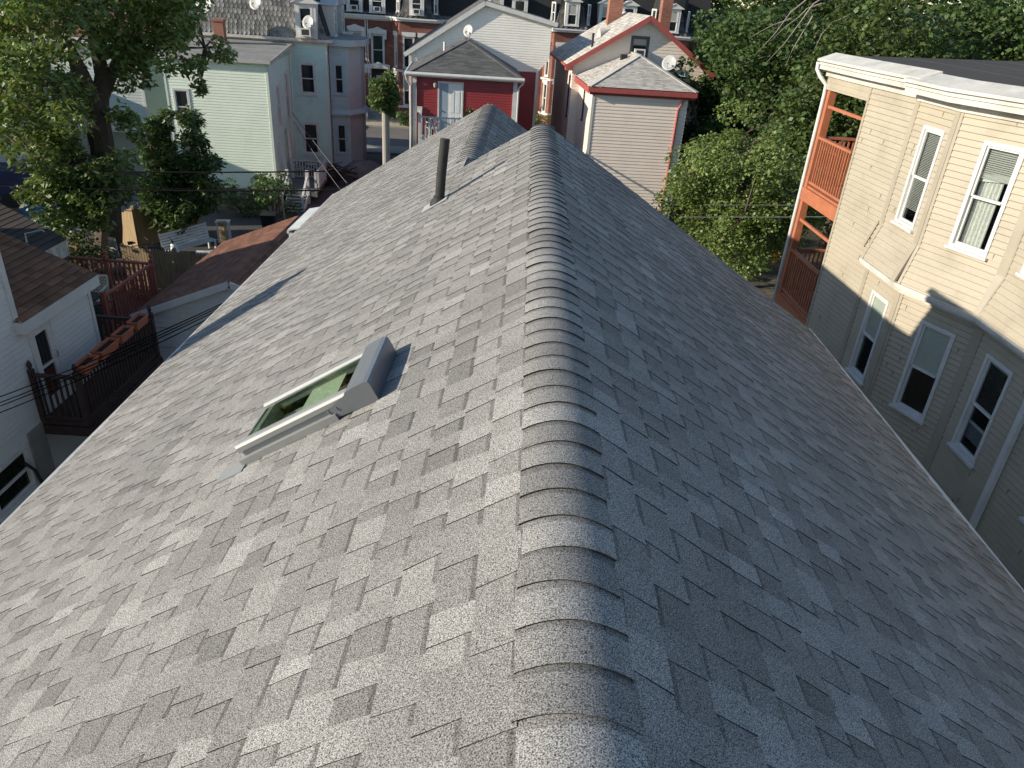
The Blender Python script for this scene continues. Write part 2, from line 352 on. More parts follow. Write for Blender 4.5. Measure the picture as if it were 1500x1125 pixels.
def leaves(name, pos, size, m, parent, tones, droop=.5, aspect=1.8, seed=0, flat=.55):
    """one mesh of folded leaf blades at the given points; orientation is random with a drooping, upward-facing bias"""
    g = np.random.default_rng(seed); n = len(pos)
    nrm = g.normal(size=(n, 3)); nrm[:, 2] = np.abs(nrm[:, 2]) + flat; nrm /= np.linalg.norm(nrm, axis=1)[:, None]
    t = g.normal(size=(n, 3)); t[:, 2] -= droop; t -= (t * nrm).sum(1)[:, None] * nrm; t /= np.linalg.norm(t, axis=1)[:, None]
    s = np.cross(nrm, t)
    sz = (size * g.uniform(.6, 1.35, n))[:, None]; ln = sz * aspect
    a = pos; b = pos + t * ln * .5 + s * sz * .5 - nrm * sz * .12; c = pos + t * ln; d = pos + t * ln * .5 - s * sz * .5 - nrm * sz * .12
    v = np.stack([a, b, c, d], 1).reshape(-1, 3).astype(np.float32)
    me = bpy.data.meshes.new(name); me.vertices.add(n * 4); me.vertices.foreach_set('co', v.ravel())
    me.loops.add(n * 4); me.loops.foreach_set('vertex_index', np.arange(n * 4, dtype=np.int32))
    me.polygons.add(n); me.polygons.foreach_set('loop_start', np.arange(0, n * 4, 4, dtype=np.int32))
    me.materials.append(m)
    ca = me.color_attributes.new('tone', 'FLOAT_COLOR', 'CORNER')
    c4 = np.ones((n, 4), np.float32); c4[:, :3] = tones
    ca.data.foreach_set('color', np.repeat(c4, 4, 0).ravel())
    me.update(calc_edges=True); me.validate()
    o = bpy.data.objects.new(name, me); COL.objects.link(o); o.parent = parent
    return o
G0 = -8.6
def length(a, b): return math.hypot(a[0] - b[0], a[1] - b[1])
# ================================================================== the house we stand on
TAN = 0.635; PITCH = math.atan(TAN); CP, SP = math.cos(PITCH), math.sin(PITCH); XR = 0.212
M_SH = shingle_mat('granule_shingle', (.190, .185, .175), 255.0, 1.45)
M_BIT = mat('bitumen_edge', (.016, .016, .018), .9, .2)
M_DECK = mat('roof_felt', (.03, .03, .03), .95)
M_DRIP = mat('drip_edge_white', (.62, .60, .55), .45, .12, 6, dirt=.4)
M_OWNW = mat('own_house_siding', (.45, .45, .43), .6, .05)
house = thing('grey_house', 'long grey asphalt shingle gable roof in the foreground, seen along its ridge', 'house', (0, 0, G0))
Z0 = -G0
RR = .168      # the planes roll over the ridge with this half width
def slope_pt(side, s, y, h=0.0, zr=0.0, xr=XR):
    h = h + .005 * math.sin(1.3 * y + 2.1 * s) + .004 * math.sin(3.1 * y - 1.7 * s + 1) + .0025 * math.sin(7.3 * y + 3.3 * s)
    drop = s
    return (xr + side * (s * CP + h * SP), y, Z0 + zr - drop * SP + h * CP)
def shingle_slope(name, side, S, yrange, holes=(), zr=0.0, xr=XR, seed=1, ex=.150):
    g = random.Random(seed); mb = MB(); P = lambda s, y, h: slope_pt(side, s, y, h, zr, xr)
    flip = side > 0
    def fc(pts, mi, tone=1.0):
        if not flip:
            pts = pts[::-1]; tone = tone[::-1] if isinstance(tone, list) else tone
        mb.face(pts, mi, tone)
    ex = (S - .16) / max(1, round((S - .16) / ex))      # whole courses up to the ridge cap
    nc = int(math.ceil(S / ex)); walk = [g.choice((-1, 0, 1)) for _ in range(nc)]
    for k in range(nc):
        sb = S - k * ex; st = max(sb - ex, 0.0)
        if sb <= 0.02: break
        for (ya, yb, smin) in yrange(sb, st):
            st = max(sb - ex, smin, 0.0)
            if sb - st < .012: continue
            kc = min(1.0, (sb - st) / ex)
            segs = [(ya, yb)]
            for (hs0, hs1, hy0, hy1) in holes:
                if hs0 < (sb + st) / 2 < hs1:
                    nv = []
                    for p, q in segs:
                        if hy1 <= p or hy0 >= q: nv.append((p, q)); continue
                        if hy0 > p: nv.append((p, hy0))
                        if hy1 < q: nv.append((hy1, q))
                    segs = nv
            for (p, q) in segs:
                y = p + g.uniform(-.25, 0.0); toothed = g.random() < .5
                piece = g.uniform(.90, 1.09)
                while y < q:
                    wv = g.choice((.08, .10, .12, .14, .16, .19)) if toothed else g.choice((.07, .09, .11, .13, .16, .19))
                    a, b = max(y, p), min(y + wv, q); y += wv
                    if b - a > .004:
                        tn = piece * g.choice((.86, .89, .92, .95, .98, 1.01, 1.05, 1.10)) * g.uniform(.95, 1.05)
                        lift = g.uniform(-.0006, .0012)
                        if toothed:
                            ht = .0036; hb = ht + (.0042 + lift) * kc; d0 = g.uniform(-.004, .012); d1 = g.uniform(-.004, .012)
                            a2, b2 = min(a + d0, b), max(b - d1, a); sb2 = sb + g.uniform(-.002, .002)
                            tn2 = tn * 1.05
                            A, B_, C_, D = P(sb2, a, hb), P(sb2, b, hb), P(st, b2, ht), P(st, a2, ht)
                            fc([A, B_, C_, D], 0, tn2)
                            A0, B0, C0, D0 = P(sb2, a, .001), P(sb2, b, .001), P(st, b2, .0), P(st, a2, .0)
                            fc([A0, B0, B_, A], 1); fc([D0, A0, A, D], 1); fc([B0, C0, C_, B_], 1)
                        else:
                            hb, ht = (.0040 + lift) * kc, .0; sm = st + .012 * kc; a, b = max(a - .015, p), min(b + .015, q)
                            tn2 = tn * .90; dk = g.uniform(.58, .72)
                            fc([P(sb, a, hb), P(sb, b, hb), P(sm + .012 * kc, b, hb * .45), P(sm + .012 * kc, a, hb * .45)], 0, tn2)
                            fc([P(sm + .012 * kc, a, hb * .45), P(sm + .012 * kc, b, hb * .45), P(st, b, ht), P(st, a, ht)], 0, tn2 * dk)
                            fc([P(sb, a, -.004), P(sb, b, -.004), P(sb, b, hb), P(sb, a, hb)], 1)
                    toothed = not toothed
                    if g.random() < .22: piece = g.uniform(.88, 1.11)
    # felt under the courses
    o = mb.build(name, [M_SH, M_BIT], house, tone=True)
    return o
S_L = (XR + 3.97) / CP; S_R = (4.06 - XR) / CP
Y_NEAR = -2.6; Y_MAIN = 9.40; Y_FAR = 15.62
X2, Z2 = -0.75, -(XR + .75) * TAN; S2 = (XR - X2) / CP
SKY = (1.075, 1.915, 3.375, 3.905)        # skylight opening: slope run s0..s1, y0..y1
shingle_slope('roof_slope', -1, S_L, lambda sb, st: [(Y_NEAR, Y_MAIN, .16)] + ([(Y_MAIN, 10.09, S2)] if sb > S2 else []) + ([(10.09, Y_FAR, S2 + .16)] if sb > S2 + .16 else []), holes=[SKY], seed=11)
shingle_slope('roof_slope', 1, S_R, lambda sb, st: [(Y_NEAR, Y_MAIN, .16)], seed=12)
shingle_slope('roof_slope', 1, (3.2 - X2) / CP, lambda sb, st: [(Y_MAIN - .3, 10.09, 0), (10.09, Y_FAR, .16)], zr=Z2, xr=X2, seed=13)
# deck boards under the shingles (give the roof its thickness) and felt
mb = MB()
def deck(side, s0, s1, y0, y1, zr=0, xr=XR, t=.03):
    q = [slope_pt(side, s, y, -.034, zr, xr) for s, y in ((s0, y0), (s1, y0), (s1, y1), (s0, y1))]; r = [slope_pt(side, s, y, -.034 - t, zr, xr) for s, y in ((s0, y0), (s1, y0), (s1, y1), (s0, y1))]
    mb.hexa(r + q)
for (a, b, c, d) in ((.12, SKY[0], Y_NEAR, Y_MAIN), (SKY[0], SKY[1], Y_NEAR, SKY[2]), (SKY[0], SKY[1], SKY[3], Y_MAIN), (SKY[1], S_L, Y_NEAR, Y_MAIN), (S2 + .12, S_L, Y_MAIN, Y_FAR)): deck(-1, a, b, c, d)
deck(1, .12, S_R, Y_NEAR, Y_MAIN); deck(1, .12, (3.2 - X2) / CP, Y_MAIN - .29, Y_FAR, Z2, X2)
mb.build('roof_deck', M_DECK, house)
# drip edges along the two eaves
for side, S, y1 in ((-1, S_L, Y_FAR), (1, S_R, Y_MAIN)):
    mb = MB(); a = slope_pt(side, S + .026, Y_NEAR, -.006); b = slope_pt(side, S + .026, y1, -.006)
    mb.bar(a, b, .045, .02); mb.bar(Vector(a) - Vector((side * .012, 0, .10)), Vector(b) - Vector((side * .012, 0, .10)), .018, .17)
    mb.build('drip_edge', M_DRIP, house)
for (xa, xb, sd_, zr, xr, yy, S) in ((0, 0, 1, 0, XR, Y_MAIN, S_R), (0, 0, -1, 0, XR, Y_MAIN, S2), (0, 0, -1, Z2, X2, Y_FAR, S_L - S2), (0, 0, 1, Z2, X2, Y_FAR, 3.9)):
    mb = MB(); mb.bar(slope_pt(sd_, 0.05, yy + .012, -.09, zr, xr), slope_pt(sd_, S, yy + .012, -.09, zr, xr), .02, .16); mb.build('rake_board', M_DRIP, house)
# ridge caps: bent shingle pieces lapped towards the viewer
def ridge(name, xr, zr, y0, y1, seed, half=.173, ex=.143):
    g = random.Random(seed); mb = MB(); y = y0; n = 14
    while y < y1 - .02:
        tn = g.choice((.80, .85, .9, .96, 1.02, 1.09, 1.16)) * g.uniform(.97, 1.03)
        hw = half + g.uniform(-.006, .006); sh = g.uniform(-.006, .006); far = min(y + ex + .05, y1)
        tw = g.uniform(-.006, .006); lift = g.uniform(-.001, .0015)
        def prof(yy, lift, hw):
            out = []
            for i in range(n + 1):
                q = -1 + 2 * i / n; s = q * hw
                # rounded bend over the ridge
                a = abs(s); rr = RR
                drop = a * a / (2 * rr) + rr / 2 if a < rr else a
                x = xr + sh + s * CP; z = Z0 + zr + lift + .005 - SP * drop
                edge = 0.012 * max(0, abs(q) - .8) / .2
                out.append((x, yy + tw * q, z + 0.0))
            return out
        near = prof(y, .0095 + lift, hw); mid = prof(y + ex - .022, .0035 + lift * .3, hw); fr_ = prof(far, -.0005, hw)
        nose = prof(y - .001, .0125 + lift, hw - .008)
        lowp = [(p[0], p[1] + .002, p[2] - .0044) for p in near]
        for i in range(n):
            mb.face([near[i], near[i + 1], mid[i + 1], mid[i]], 0, tn * .99); mb.face([mid[i], mid[i + 1], fr_[i + 1], fr_[i]], 0, tn * .72)  # strip just before the next cap's butt painted darker, as shade
            nb = [(p[0], p[1] + 2e-4, p[2] - 2e-4) for p in (near[i + 1], near[i])]; mb.face([lowp[i], lowp[i + 1]] + nb, 1)
        for e in (0, n):
            E_ = [(p[0] + (-3e-4 if e else 3e-4), p[1], p[2] + d) for p, d in ((near[e], -2e-4), (mid[e], -2e-4), (fr_[e], -2e-4), (fr_[e], -.012), (near[e], -.009))]; mb.face(E_ if not e else E_[::-1], 1)
        y += ex + g.uniform(-.003, .003)
    o = mb.build(name, [M_SH, M_BIT], house, tone=True); weld(o.data)
    for p in o.data.polygons: p.use_smooth = p.material_index == 0
    return o
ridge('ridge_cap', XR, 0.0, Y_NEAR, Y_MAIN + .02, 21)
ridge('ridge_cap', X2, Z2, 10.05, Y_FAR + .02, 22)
# walls of the house below the eaves
mb = MB()
def gwall(y, xa, xb, xr, zr):
    f = Fr((xa, y), (1, 0)); hgt = lambda z: (Z0 + zr - .08 - z) / TAN
    siding(mb, f, 0, xb - xa, .0, Z0 + zr - .1, .12, left=lambda z: max(0, (xr - xa) - hgt(z)), right=lambda z: (xr - xa) + hgt(z))
f = Fr((-3.75, Y_NEAR), (0, 1), -1); siding(mb, f, 0, Y_FAR - .2 - Y_NEAR, 0, Z0 - 2.62, .12)
f = Fr((3.8, Y_NEAR), (0, 1), 1); siding(mb, f, 0, Y_MAIN - .2 - Y_NEAR, 0, Z0 - 2.40, .12)
f = Fr((2.9, Y_MAIN - .2), (0, 1), 1); siding(mb, f, 0, Y_FAR - Y_MAIN, 0, Z0 - 2.9, .12)
def gable_wall(y, xa, xb, xr, zr, flip):
    z = lambda x: Z0 + zr - .09 - abs(x - xr) * TAN
    pts = [(xa, y, 0), (xb, y, 0), (xb, y, z(xb)), (xr, y, z(xr)), (xa, y, z(xa))]
    mb.face(pts if flip else pts[::-1])
gable_wall(Y_MAIN - .2, -3.75, 3.8, XR, 0, False); gable_wall(Y_FAR - .2, -3.75, 2.9, X2, Z2, False); gable_wall(Y_NEAR + .05, -3.75, 3.8, XR, 0, True)
mb.build('wall', M_OWNW, house)
# ------------------------------------------------------------------ skylight
M_ALU = mat('grey_aluminium', (.27, .275, .27), .48, .06, 5, .03, metal=.25, spec=.4)
M_ALUD = mat('dark_aluminium', (.19, .20, .215), .4, .06, 5, .03, metal=.4)
M_SKG = glass_mat('green_glass', (.76, .88, .76), .17)
sk = bpy.data.objects.new('skylight', None); COL.objects.link(sk); sk.parent = house
s0, s1, y0, y1 = SKY; HH = .125
P = lambda s, y, h: slope_pt(-1, s, y, h)
def sbox(mb, a, b, c, d, h0, h1, ch=0.0, mi=0):
    mb.hexa([P(a, c, h0), P(a, d, h0), P(b, d, h0), P(b, c, h0), P(a + ch, c + ch, h1), P(a + ch, d - ch, h1), P(b - ch, d - ch, h1), P(b - ch, c + ch, h1)], mi)
fw = .062
mb = MB(); sbox(mb, s0, s1, y0, y0 + fw, .0, HH - .016); sbox(mb, s0, s1, y1 - fw, y1, .0, HH - .016); sbox(mb, s1 - fw, s1, y0 + fw, y1 - fw, .0, HH - .03)
mb.build('curb', M_ALU, sk)
mb = MB()
# sash: rounded side rails and a taller head cover
def rail(a, b, c, d, axis):
    prof = [(0, HH - .045), (0, HH - .018), (.010, HH - .004), (.022, HH), (.064, HH - .002), (.082, HH - .016), (.082, HH - .03)]
    for k in range(len(prof) - 1):
        (e0, g0), (e1, g1) = prof[k], prof[k + 1]
        if axis == 'near': q = [P(a, c + e0, g0), P(b, c + e0, g0), P(b, c + e1, g1), P(a, c + e1, g1)]
        elif axis == 'far': q = [P(b, d - e0, g0), P(a, d - e0, g0), P(a, d - e1, g1), P(b, d - e1, g1)]
        mb.face(q)
rail(s0, s1 + .012, y0 - .012, y1 + .012, 'near'); rail(s0, s1 + .012, y0 - .012, y1 + .012, 'far')
sbox(mb, s1 - .02, s1 + .012, y0 - .012, y1 + .012, HH - .05, HH - .022, .003)
mb.face([P(s1 + .012, y0 - .012, HH - .045), P(s1 + .012, y0 + .055, HH - .03), P(s1 + .012, y0 + .04, HH - .002), P(s1 + .012, y0 - .002, HH - .01)])
mb.build('sash', M_ALU, sk, smooth=False)
mb = MB()
hs = [(s0 - .030, .0), (s0 - .040, HH - .012), (s0 - .034, HH + .001), (s0 - .008, HH + .008), (s0 + .06, HH + .007), (s0 + .108, HH + .001), (s0 + .118, HH - .010)]
ya, yb = y0 - .022, y1 + .022
for (a, h), (b, k) in zip(hs, hs[1:]): mb.face([P(a, ya, h), P(b, ya, k), P(b, yb, k), P(a, yb, h)])
for yy, fl in ((ya, 1), (yb, 0)):
    pts = [P(a, yy, h) for a, h in hs] + [P(s0 + .25, yy, HH - .05), P(s0 + .25, yy, .02), P(s0, yy, .004)]
    mb.face(pts if fl else pts[::-1])
mb.build('head_cover', M_ALUD, sk)
mb = MB(); mb.face([P(s0 + .10, y0 + fw + .004, HH - .012), P(s1 - .01, y0 + fw + .004, HH - .02), P(s1 - .01, y1 - fw - .004, HH - .02), P(s0 + .10, y1 - fw - .004, HH - .012)]); mb.build('pane', M_SKG, sk)
mb = MB()  # light shaft below the glass
q = [P(s0 + .03, y0 + fw, .05), P(s1 - fw, y0 + fw, .05), P(s1 - fw, y1 - fw, .05), P(s0 + .03, y1 - fw, .05)]
lo = [P(s_, y_, -.10) for s_, y_ in ((s0 + .03, y0 + fw), (s1 - fw, y0 + fw), (s1 - fw, y1 - fw), (s0 + .03, y1 - fw))]
for k in range(4): mb.face([q[k], q[(k + 1) % 4], lo[(k + 1) % 4], lo[k]])
mb.face(lo); mb.build('light_shaft', mat('shaft_plaster', (.62, .62, .58), .8), sk)
mb = MB(); hb_ = .062; mb.face([P(s0 + .27, y0 + fw, hb_), P(s0 + .52, y0 + fw, hb_), P(s0 + .52, y1 - fw, hb_), P(s0 + .27, y1 - fw, hb_)]); mb.build('bright_patch_panel', mat('bright_patch_panel', (.46, .48, .40), .8, .04), sk)  # pale panel added to make the bright patch in the glass
mb = MB(); sbox(mb, s1 + .012, s1 + .20, y0 - .10, y0 + .04, .002, .0135); sbox(mb, s1 + .012, s1 + .055, y0 + .04, y1 + .05, .002, .016)
sbox(mb, s0 + .22, s1 + .03, y0 - .035, y0 - .002, .004, .045); mb.build('flashing', M_ALU, sk)
for ds in (0, .05):
    mb = MB(); c = Vector(P(s0 + .20 + ds, ya - .002, .07)); mb.tube([c, c + Vector((0, -.006, 0))], .008, 8); mb.build('screw', M_ALUD, sk)
# ------------------------------------------------------------------ vent pipe
M_PIPE = mat('dark_cast_iron', (.024, .024, .023), .75, .3, 9, .2, dirt=.3)
vb = np.array(onP(643, 296, (XR, 0, 0), (-TAN, 0, 1)))
vp = bpy.data.objects.new('vent_pipe', None); COL.objects.link(vp); vp.parent = house; vp.location = (vb[0], vb[1], vb[2] + Z0)
mb = MB(); mb.tube([(0, 0, -.1), (.02, .01, .30), (.052, .02, .665)], [.052, .052, .052], 20, cap=False)
mb.tube([(.052, .02, .665), (.0515, .02, .60)], [.043, .043], 20); mb.face([(.052 + .052 * math.cos(a), .02 + .052 * math.sin(a), .665) for a in [2 * math.pi * k / 20 for k in range(20)]][:3])
ring = [[(.052 + r * math.cos(2 * math.pi * k / 20), .02 + r * math.sin(2 * math.pi * k / 20), .6655) for k in range(20)] for r in (.052, .043)]
for k in range(20): mb.face([ring[0][k], ring[0][(k + 1) % 20], ring[1][(k + 1) % 20], ring[1][k]])
mb.build('pipe', M_PIPE, vp, smooth=True)
mb = MB(); mb.tube([(-.0, 0, -.06), (0, 0, .0), (.002, 0, .035), (.003, .001, .07)], [.105, .095, .068, .056], 20); mb.build('rubber_boot', mat('rubber', (.02, .02, .022), .7), vp, smooth=True)
mb = MB()
lp = lambda ds, dy, h: (-ds * CP - h * SP, dy, -ds * SP + h * CP)
mb.hexa([lp(a, b, .006) for a, b in ((-.12, -.13), (.20, -.13), (.20, .13), (-.12, .13))][::-1] + [lp(a, b, .015) for a, b in ((-.12, -.13), (.20, -.13), (.20, .13), (-.12, .13))][::-1])
mb.build('flashing', mat('white_metal', (.36, .36, .355), .5, .1), vp)
# ================================================================== beige three-storey house on the right
M_BEI = mat('beige_siding', (.390, .345, .265), .5, .06, 1.2, .05, 14, stretch=(1, 1, 3), dirt=.32)
M_BEIT = mat('beige_trim', (.36, .32, .25), .5, .08, 3, .05)
M_WHT = mat('white_trim', (.60, .595, .57), .45, .08, 4, .05, dirt=.2)
M_COR = mat('cornice_white', (.54, .525, .48), .55, .14, 3, .1, 20, dirt=.5)
M_ORG = mat('rust_orange_paint', (.40, .140, .07), .55, .14, 4, .08, 30, dirt=.2)
M_RUB = mat('roof_membrane', (.075, .070, .064), .95, .12, .6, .06, 8, spec=.1)
M_GLR = glass_mat('window_glass', (.80, .84, .83), .09)
M_BLIND = mat('blind_white', (.66, .66, .62), .6, .05)
M_SHADE = mat('roller_shade', (.55, .57, .50), .7, .05)
M_LACE = mat('lace_curtain', (.62, .62, .57), .8, .12, 14, .25, 70)
p0_, c01, c12, c23, c34, pend = (6.5, 15.13), (6.683, 13.529), (6.75, 12.247), (7.415, 10.82), (7.445, 9.30), (7.80, 2.6)
rh = thing('beige_house', 'tall beige sided house on the right with flat roof, angled bays and rust orange porches', 'house', (9.5, 9.5, G0)); begin(rh)
ZT = .24; ZB = -2.66
def fr_of(near, far): return Fr(near, (far[0] - near[0], far[1] - near[1]), -1)
WU, WL = (-1.79, -.16), (-4.76, -3.10)
F = {0: (c01, p0_), 1: (c12, c01), 2: (c23, c12), 3: (c34, c23), 4: (pend, c34)}
holes = {0: [], 1: [(.25, .89) + WU, (.25, .89) + WL], 2: [(.37, 1.04) + WU, (.37, 1.04) + WL], 3: [(.52, 1.20) + WU, (.52, 1.20) + WL], 4: [(5.20, 5.95) + WL, (3.0, 3.75) + WL, (3.0, 3.75) + WU]}
flare = lambda z: max(0.0, min(1.0, (-1.97 - z) / .66)) * .19
mb = MB(); mt = MB()
for k, (a, b) in F.items():
    f = fr_of(a, b); Lk = length(a, b)
    lo = holes[k]
    if k == 0: siding(mb, f, 0, Lk, G0, ZT, .1, lo, hm=True, lap=.02)
    else:
        siding(mb, f, 0, Lk, ZB, ZT, .1, lo, flare=flare, hm=True, lap=.02); siding(mb, f, 0, Lk, G0, ZB - .06, .1, lo, hm=True, lap=.02)
mb.build('siding', M_BEI, rh)
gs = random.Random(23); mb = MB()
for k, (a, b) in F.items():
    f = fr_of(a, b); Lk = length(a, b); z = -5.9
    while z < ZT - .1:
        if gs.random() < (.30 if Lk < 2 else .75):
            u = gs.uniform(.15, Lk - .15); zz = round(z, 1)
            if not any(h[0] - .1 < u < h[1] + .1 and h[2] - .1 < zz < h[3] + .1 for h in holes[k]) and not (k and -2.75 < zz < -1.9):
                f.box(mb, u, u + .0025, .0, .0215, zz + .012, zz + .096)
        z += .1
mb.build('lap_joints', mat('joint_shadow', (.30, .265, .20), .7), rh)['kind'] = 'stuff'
# corner boards, bent over the flare
def cboard(fr, u0, u1, z0, z1, fl=True, pr=.024):
    zs = [z0] + [z for z in (-2.62, -2.3, -1.97) if z0 < z < z1] + [z1]
    for a, b in zip(zs, zs[1:]):
        fa, fb = (flare(a), flare(b)) if fl else (0, 0)
        mt.hexa([fr.pt(u0, fa + pr, a), fr.pt(u1, fa + pr, a), fr.pt(u1, fa - .02, a), fr.pt(u0, fa - .02, a), fr.pt(u0, fb + pr, b), fr.pt(u1, fb + pr, b), fr.pt(u1, fb - .02, b), fr.pt(u0, fb - .02, b)])
for k, (a, b) in F.items():
    f = fr_of(a, b); Lk = length(a, b)
    if k == 0: cboard(f, Lk - .05, Lk + .015, G0, ZT, False); cboard(f, .0, .075, -1.95, ZT, False); cboard(f, .0, .06, G0, -2.75, False); continue
    if k in (1, 2): cboard(f, .0, .125, ZB, ZT); cboard(f, .0, .125, G0, ZB - .06, False, .025)
    if k in (1, 2, 3): cboard(f, Lk - .055, Lk + .0, ZB, ZT, True, .0225); cboard(f, Lk - .055, Lk, G0, ZB - .06, False, .0225)
mt.build('corner_board', M_BEIT, rh)
# flare end return against the flat wall, with its slanted flashing strip
f1 = fr_of(*F[1]); L1 = length(*F[1])
mb = MB(); mb.face([f1.pt(L1, .015, ZB), f1.pt(L1, .21, ZB), f1.pt(L1, .015, -1.97)]); mb.face([f1.pt(L1, .21, ZB), f1.pt(L1, .015, ZB), f1.pt(L1, .015, -1.97)][::1])
f0 = fr_of(*F[0]); mb.bar(f0.pt(.10, .025, -1.95), f0.pt(.34, .025, -2.5), .05, .02, up=f0.n); mb.build('flare_return', M_BEIT, rh)
# belt course between the storeys
mb = MB(); path = [c01, c12, c23, c34, pend]
band(mb, path, .0, .20, ZB - .075, ZB); band(mb, path, .0, .235, ZB - .03, ZB + .035); band(mb, path, .0, .06, ZB - .16, ZB - .078)
mb.build('belt_course', M_COR, rh)
# cornice: porch section and the bay section that oversails it
far_end = (6.36, 17.12)
mb = MB()
for (pth, e, dz) in (([far_end, p0_, c01, (6.70, 13.2)], 0.0, 0.035), (path, .10, 0.0)):
    band(mb, pth, .0, .05, ZT - .07 + dz, ZT + .06 + dz); band(mb, pth, .0, .22 + e, ZT + .06 + dz, ZT + .145 + dz); band(mb, pth, .0, .25 + e, ZT + .148 + dz, ZT + .215 + dz)
    band(mb, pth, .0, .31 + e, ZT + .217 + dz, ZT + .25 + dz); band(mb, pth, -.05, .29 + e, ZT + .25 + dz, ZT + .262 + dz, zi=ZT + .39 + dz)
mb.build('cornice', M_COR, rh)
# flat roof
mb = MB(); zr = ZT + .375
roof = [(6.42, 17.15), (7.7, 17.9), (17.5, 23.6), (19, 2.6), (7.75, 2.6), c34, c23, c12, c01, p0_]
mb.prism([(x, y) for x, y in roof], zr - .3, zr); mb.build('flat_roof', M_RUB, rh)
mb = MB()
for k in range(7):
    x = 8.2 + k * 1.5; mb.bar((x, 3.0, zr + .002), (x + .25, 17.8 + (x - 7.7) * .57, zr + .002), .05, .008)
mb.build('roof_seam', mat('seam', (.05, .05, .048), .7, .05), rh)
# remaining walls
mb = MB()
for a, b in (((6.55, 15.11), (17, 15.11)), ((17, 15.11), (17, 2.7)), ((17, 2.7), (7.8, 2.7))):
    mb.face([(a[0], a[1], G0), (b[0], b[1], G0), (b[0], b[1], ZT), (a[0], a[1], ZT)])
mb.build('rear_wall', M_BEI, rh)
# windows
def rwin(k, i, style):
    f = fr_of(*F[k]); u0, u1, z0, z1 = holes[k][i]
    wn, (a, b, c, d, zm) = window(rh, f, u0, u1, z0, z1, M_WHT, M_GLR, cas=.06, proud=.03, near=True)
    if style == 'venetian': slat_blind(wn, f, a, b, zm - .55, d, -.062, M_BLIND)
    if style == 'lace':
        slat_blind(wn, f, a, b, zm + .28, d, -.06, M_BLIND, .03); curtain(wn, f, a + .18, b + .1, c - .05, zm + .3, -.14, M_LACE, 7)
        g = MB(); g.face([f.pt(a, -.095, zm + .3), f.pt(b, -.095, zm + .22), f.pt(b, -.095, zm + .34), f.pt(a, -.095, zm + .4)]); g.build('valance', M_BLIND, wn)
    if style == 'shade':
        g = MB(); f.quad(g, a, b, -.032, zm - .02, d); g.build('shade', M_SHADE, wn)
    if style == 'half':
        slat_blind(wn, f, a, b, zm - .02, d - .07, -.05, mat('blind_grey', (.22, .22, .20), .6), .03)
        g = MB(); f.box(g, a, b, -.09, -.07, d - .1, d - .07); g.build('blind_rail', M_BLIND, wn); g = MB(); f.box(g, a, b, -.10, -.075, zm - .36, zm - .32); g.build('lifted_sash', M_WHT, wn); g = MB(); f.quad(g, a, b, -.09, zm - .62, zm - .36); g.build('screen', mat('grey_screen', (.16, .17, .19), .6), wn)
for k, i, st in ((1, 0, 'venetian'), (1, 1, 'shade'), (2, 0, 'lace'), (2, 1, 'shade'), (3, 0, 'lace'), (3, 1, 'half'), (4, 0, 'shade'), (4, 1, 'shade'), (4, 2, 'venetian')): rwin(k, i, st)
# downspouts
mb = MB(); f4 = fr_of(c34, c23); mb.hexa([f4.pt(u, o, z) for z in (G0, ZB - .16) for u, o in ((-.06, .09), (.04, .09), (.04, .02), (-.06, .02))]); mb.build('downspout', M_WHT, rh)
mb = MB(); mb.tube([(6.12, 17.2, ZT + .22), (6.13, 17.2, ZT + .08), (6.2, 17.13, ZT - .05), (6.35, 17.07, ZT - .2), (6.36, 17.06, ZT - .4), (6.36, 17.06, G0)], .042, 10); mb.build('downspout', M_WHT, rh, smooth=True)
# open porches stacked at the far corner
mb = MB(); fp = Fr(p0_, (far_end[0] - p0_[0], far_end[1] - p0_[1]), -1); LP = length(p0_, far_end)
siding(mb, fp, 0, LP - .05, -.05, ZT + .06, .1); mb.build('porch_header', M_BEI, rh)
mb = MB(); mb.box(6.40, 6.55, 16.88, 17.03, G0, -.05); mb.build('porch_post', M_ORG, rh)
for zd, ztop, zbeam in ((-2.06, -1.02, -.38), (-4.60, -3.55, -2.83), (-7.3, -6.3, -5.6)):
    mb = MB(); mb.prism([(6.5, 15.15), (10.5, 15.15), (10.5, 17.0), (6.42, 17.0)], zd - .05, zd - .0); mb.build('porch_floor', M_ORG, rh)
    mb = MB(); mb.bar((6.50, 15.15, zd - .2), (6.40, 17.03, zd - .2), .05, .28); mb.bar((6.42, 17.02, zd - .2), (10.5, 17.02, zd - .2), .05, .28); mb.build('porch_fascia', M_ORG, rh)
    railing(rh, (6.505, 15.18, zd), (6.44, 16.88, zd), ztop - zd, M_ORG, .115, .03, posts=(False, False), name='porch_railing')
    railing(rh, (6.6, 16.95, zd), (10.4, 16.95, zd), ztop - zd, M_ORG, .10, .034, posts=(False, True), name='porch_railing')
    mb = MB(); mb.bar((6.51, 15.15, zbeam), (6.46, 16.9, zbeam), .05, .06); mb.build('porch_crossbar', M_ORG, rh)
begin(None)
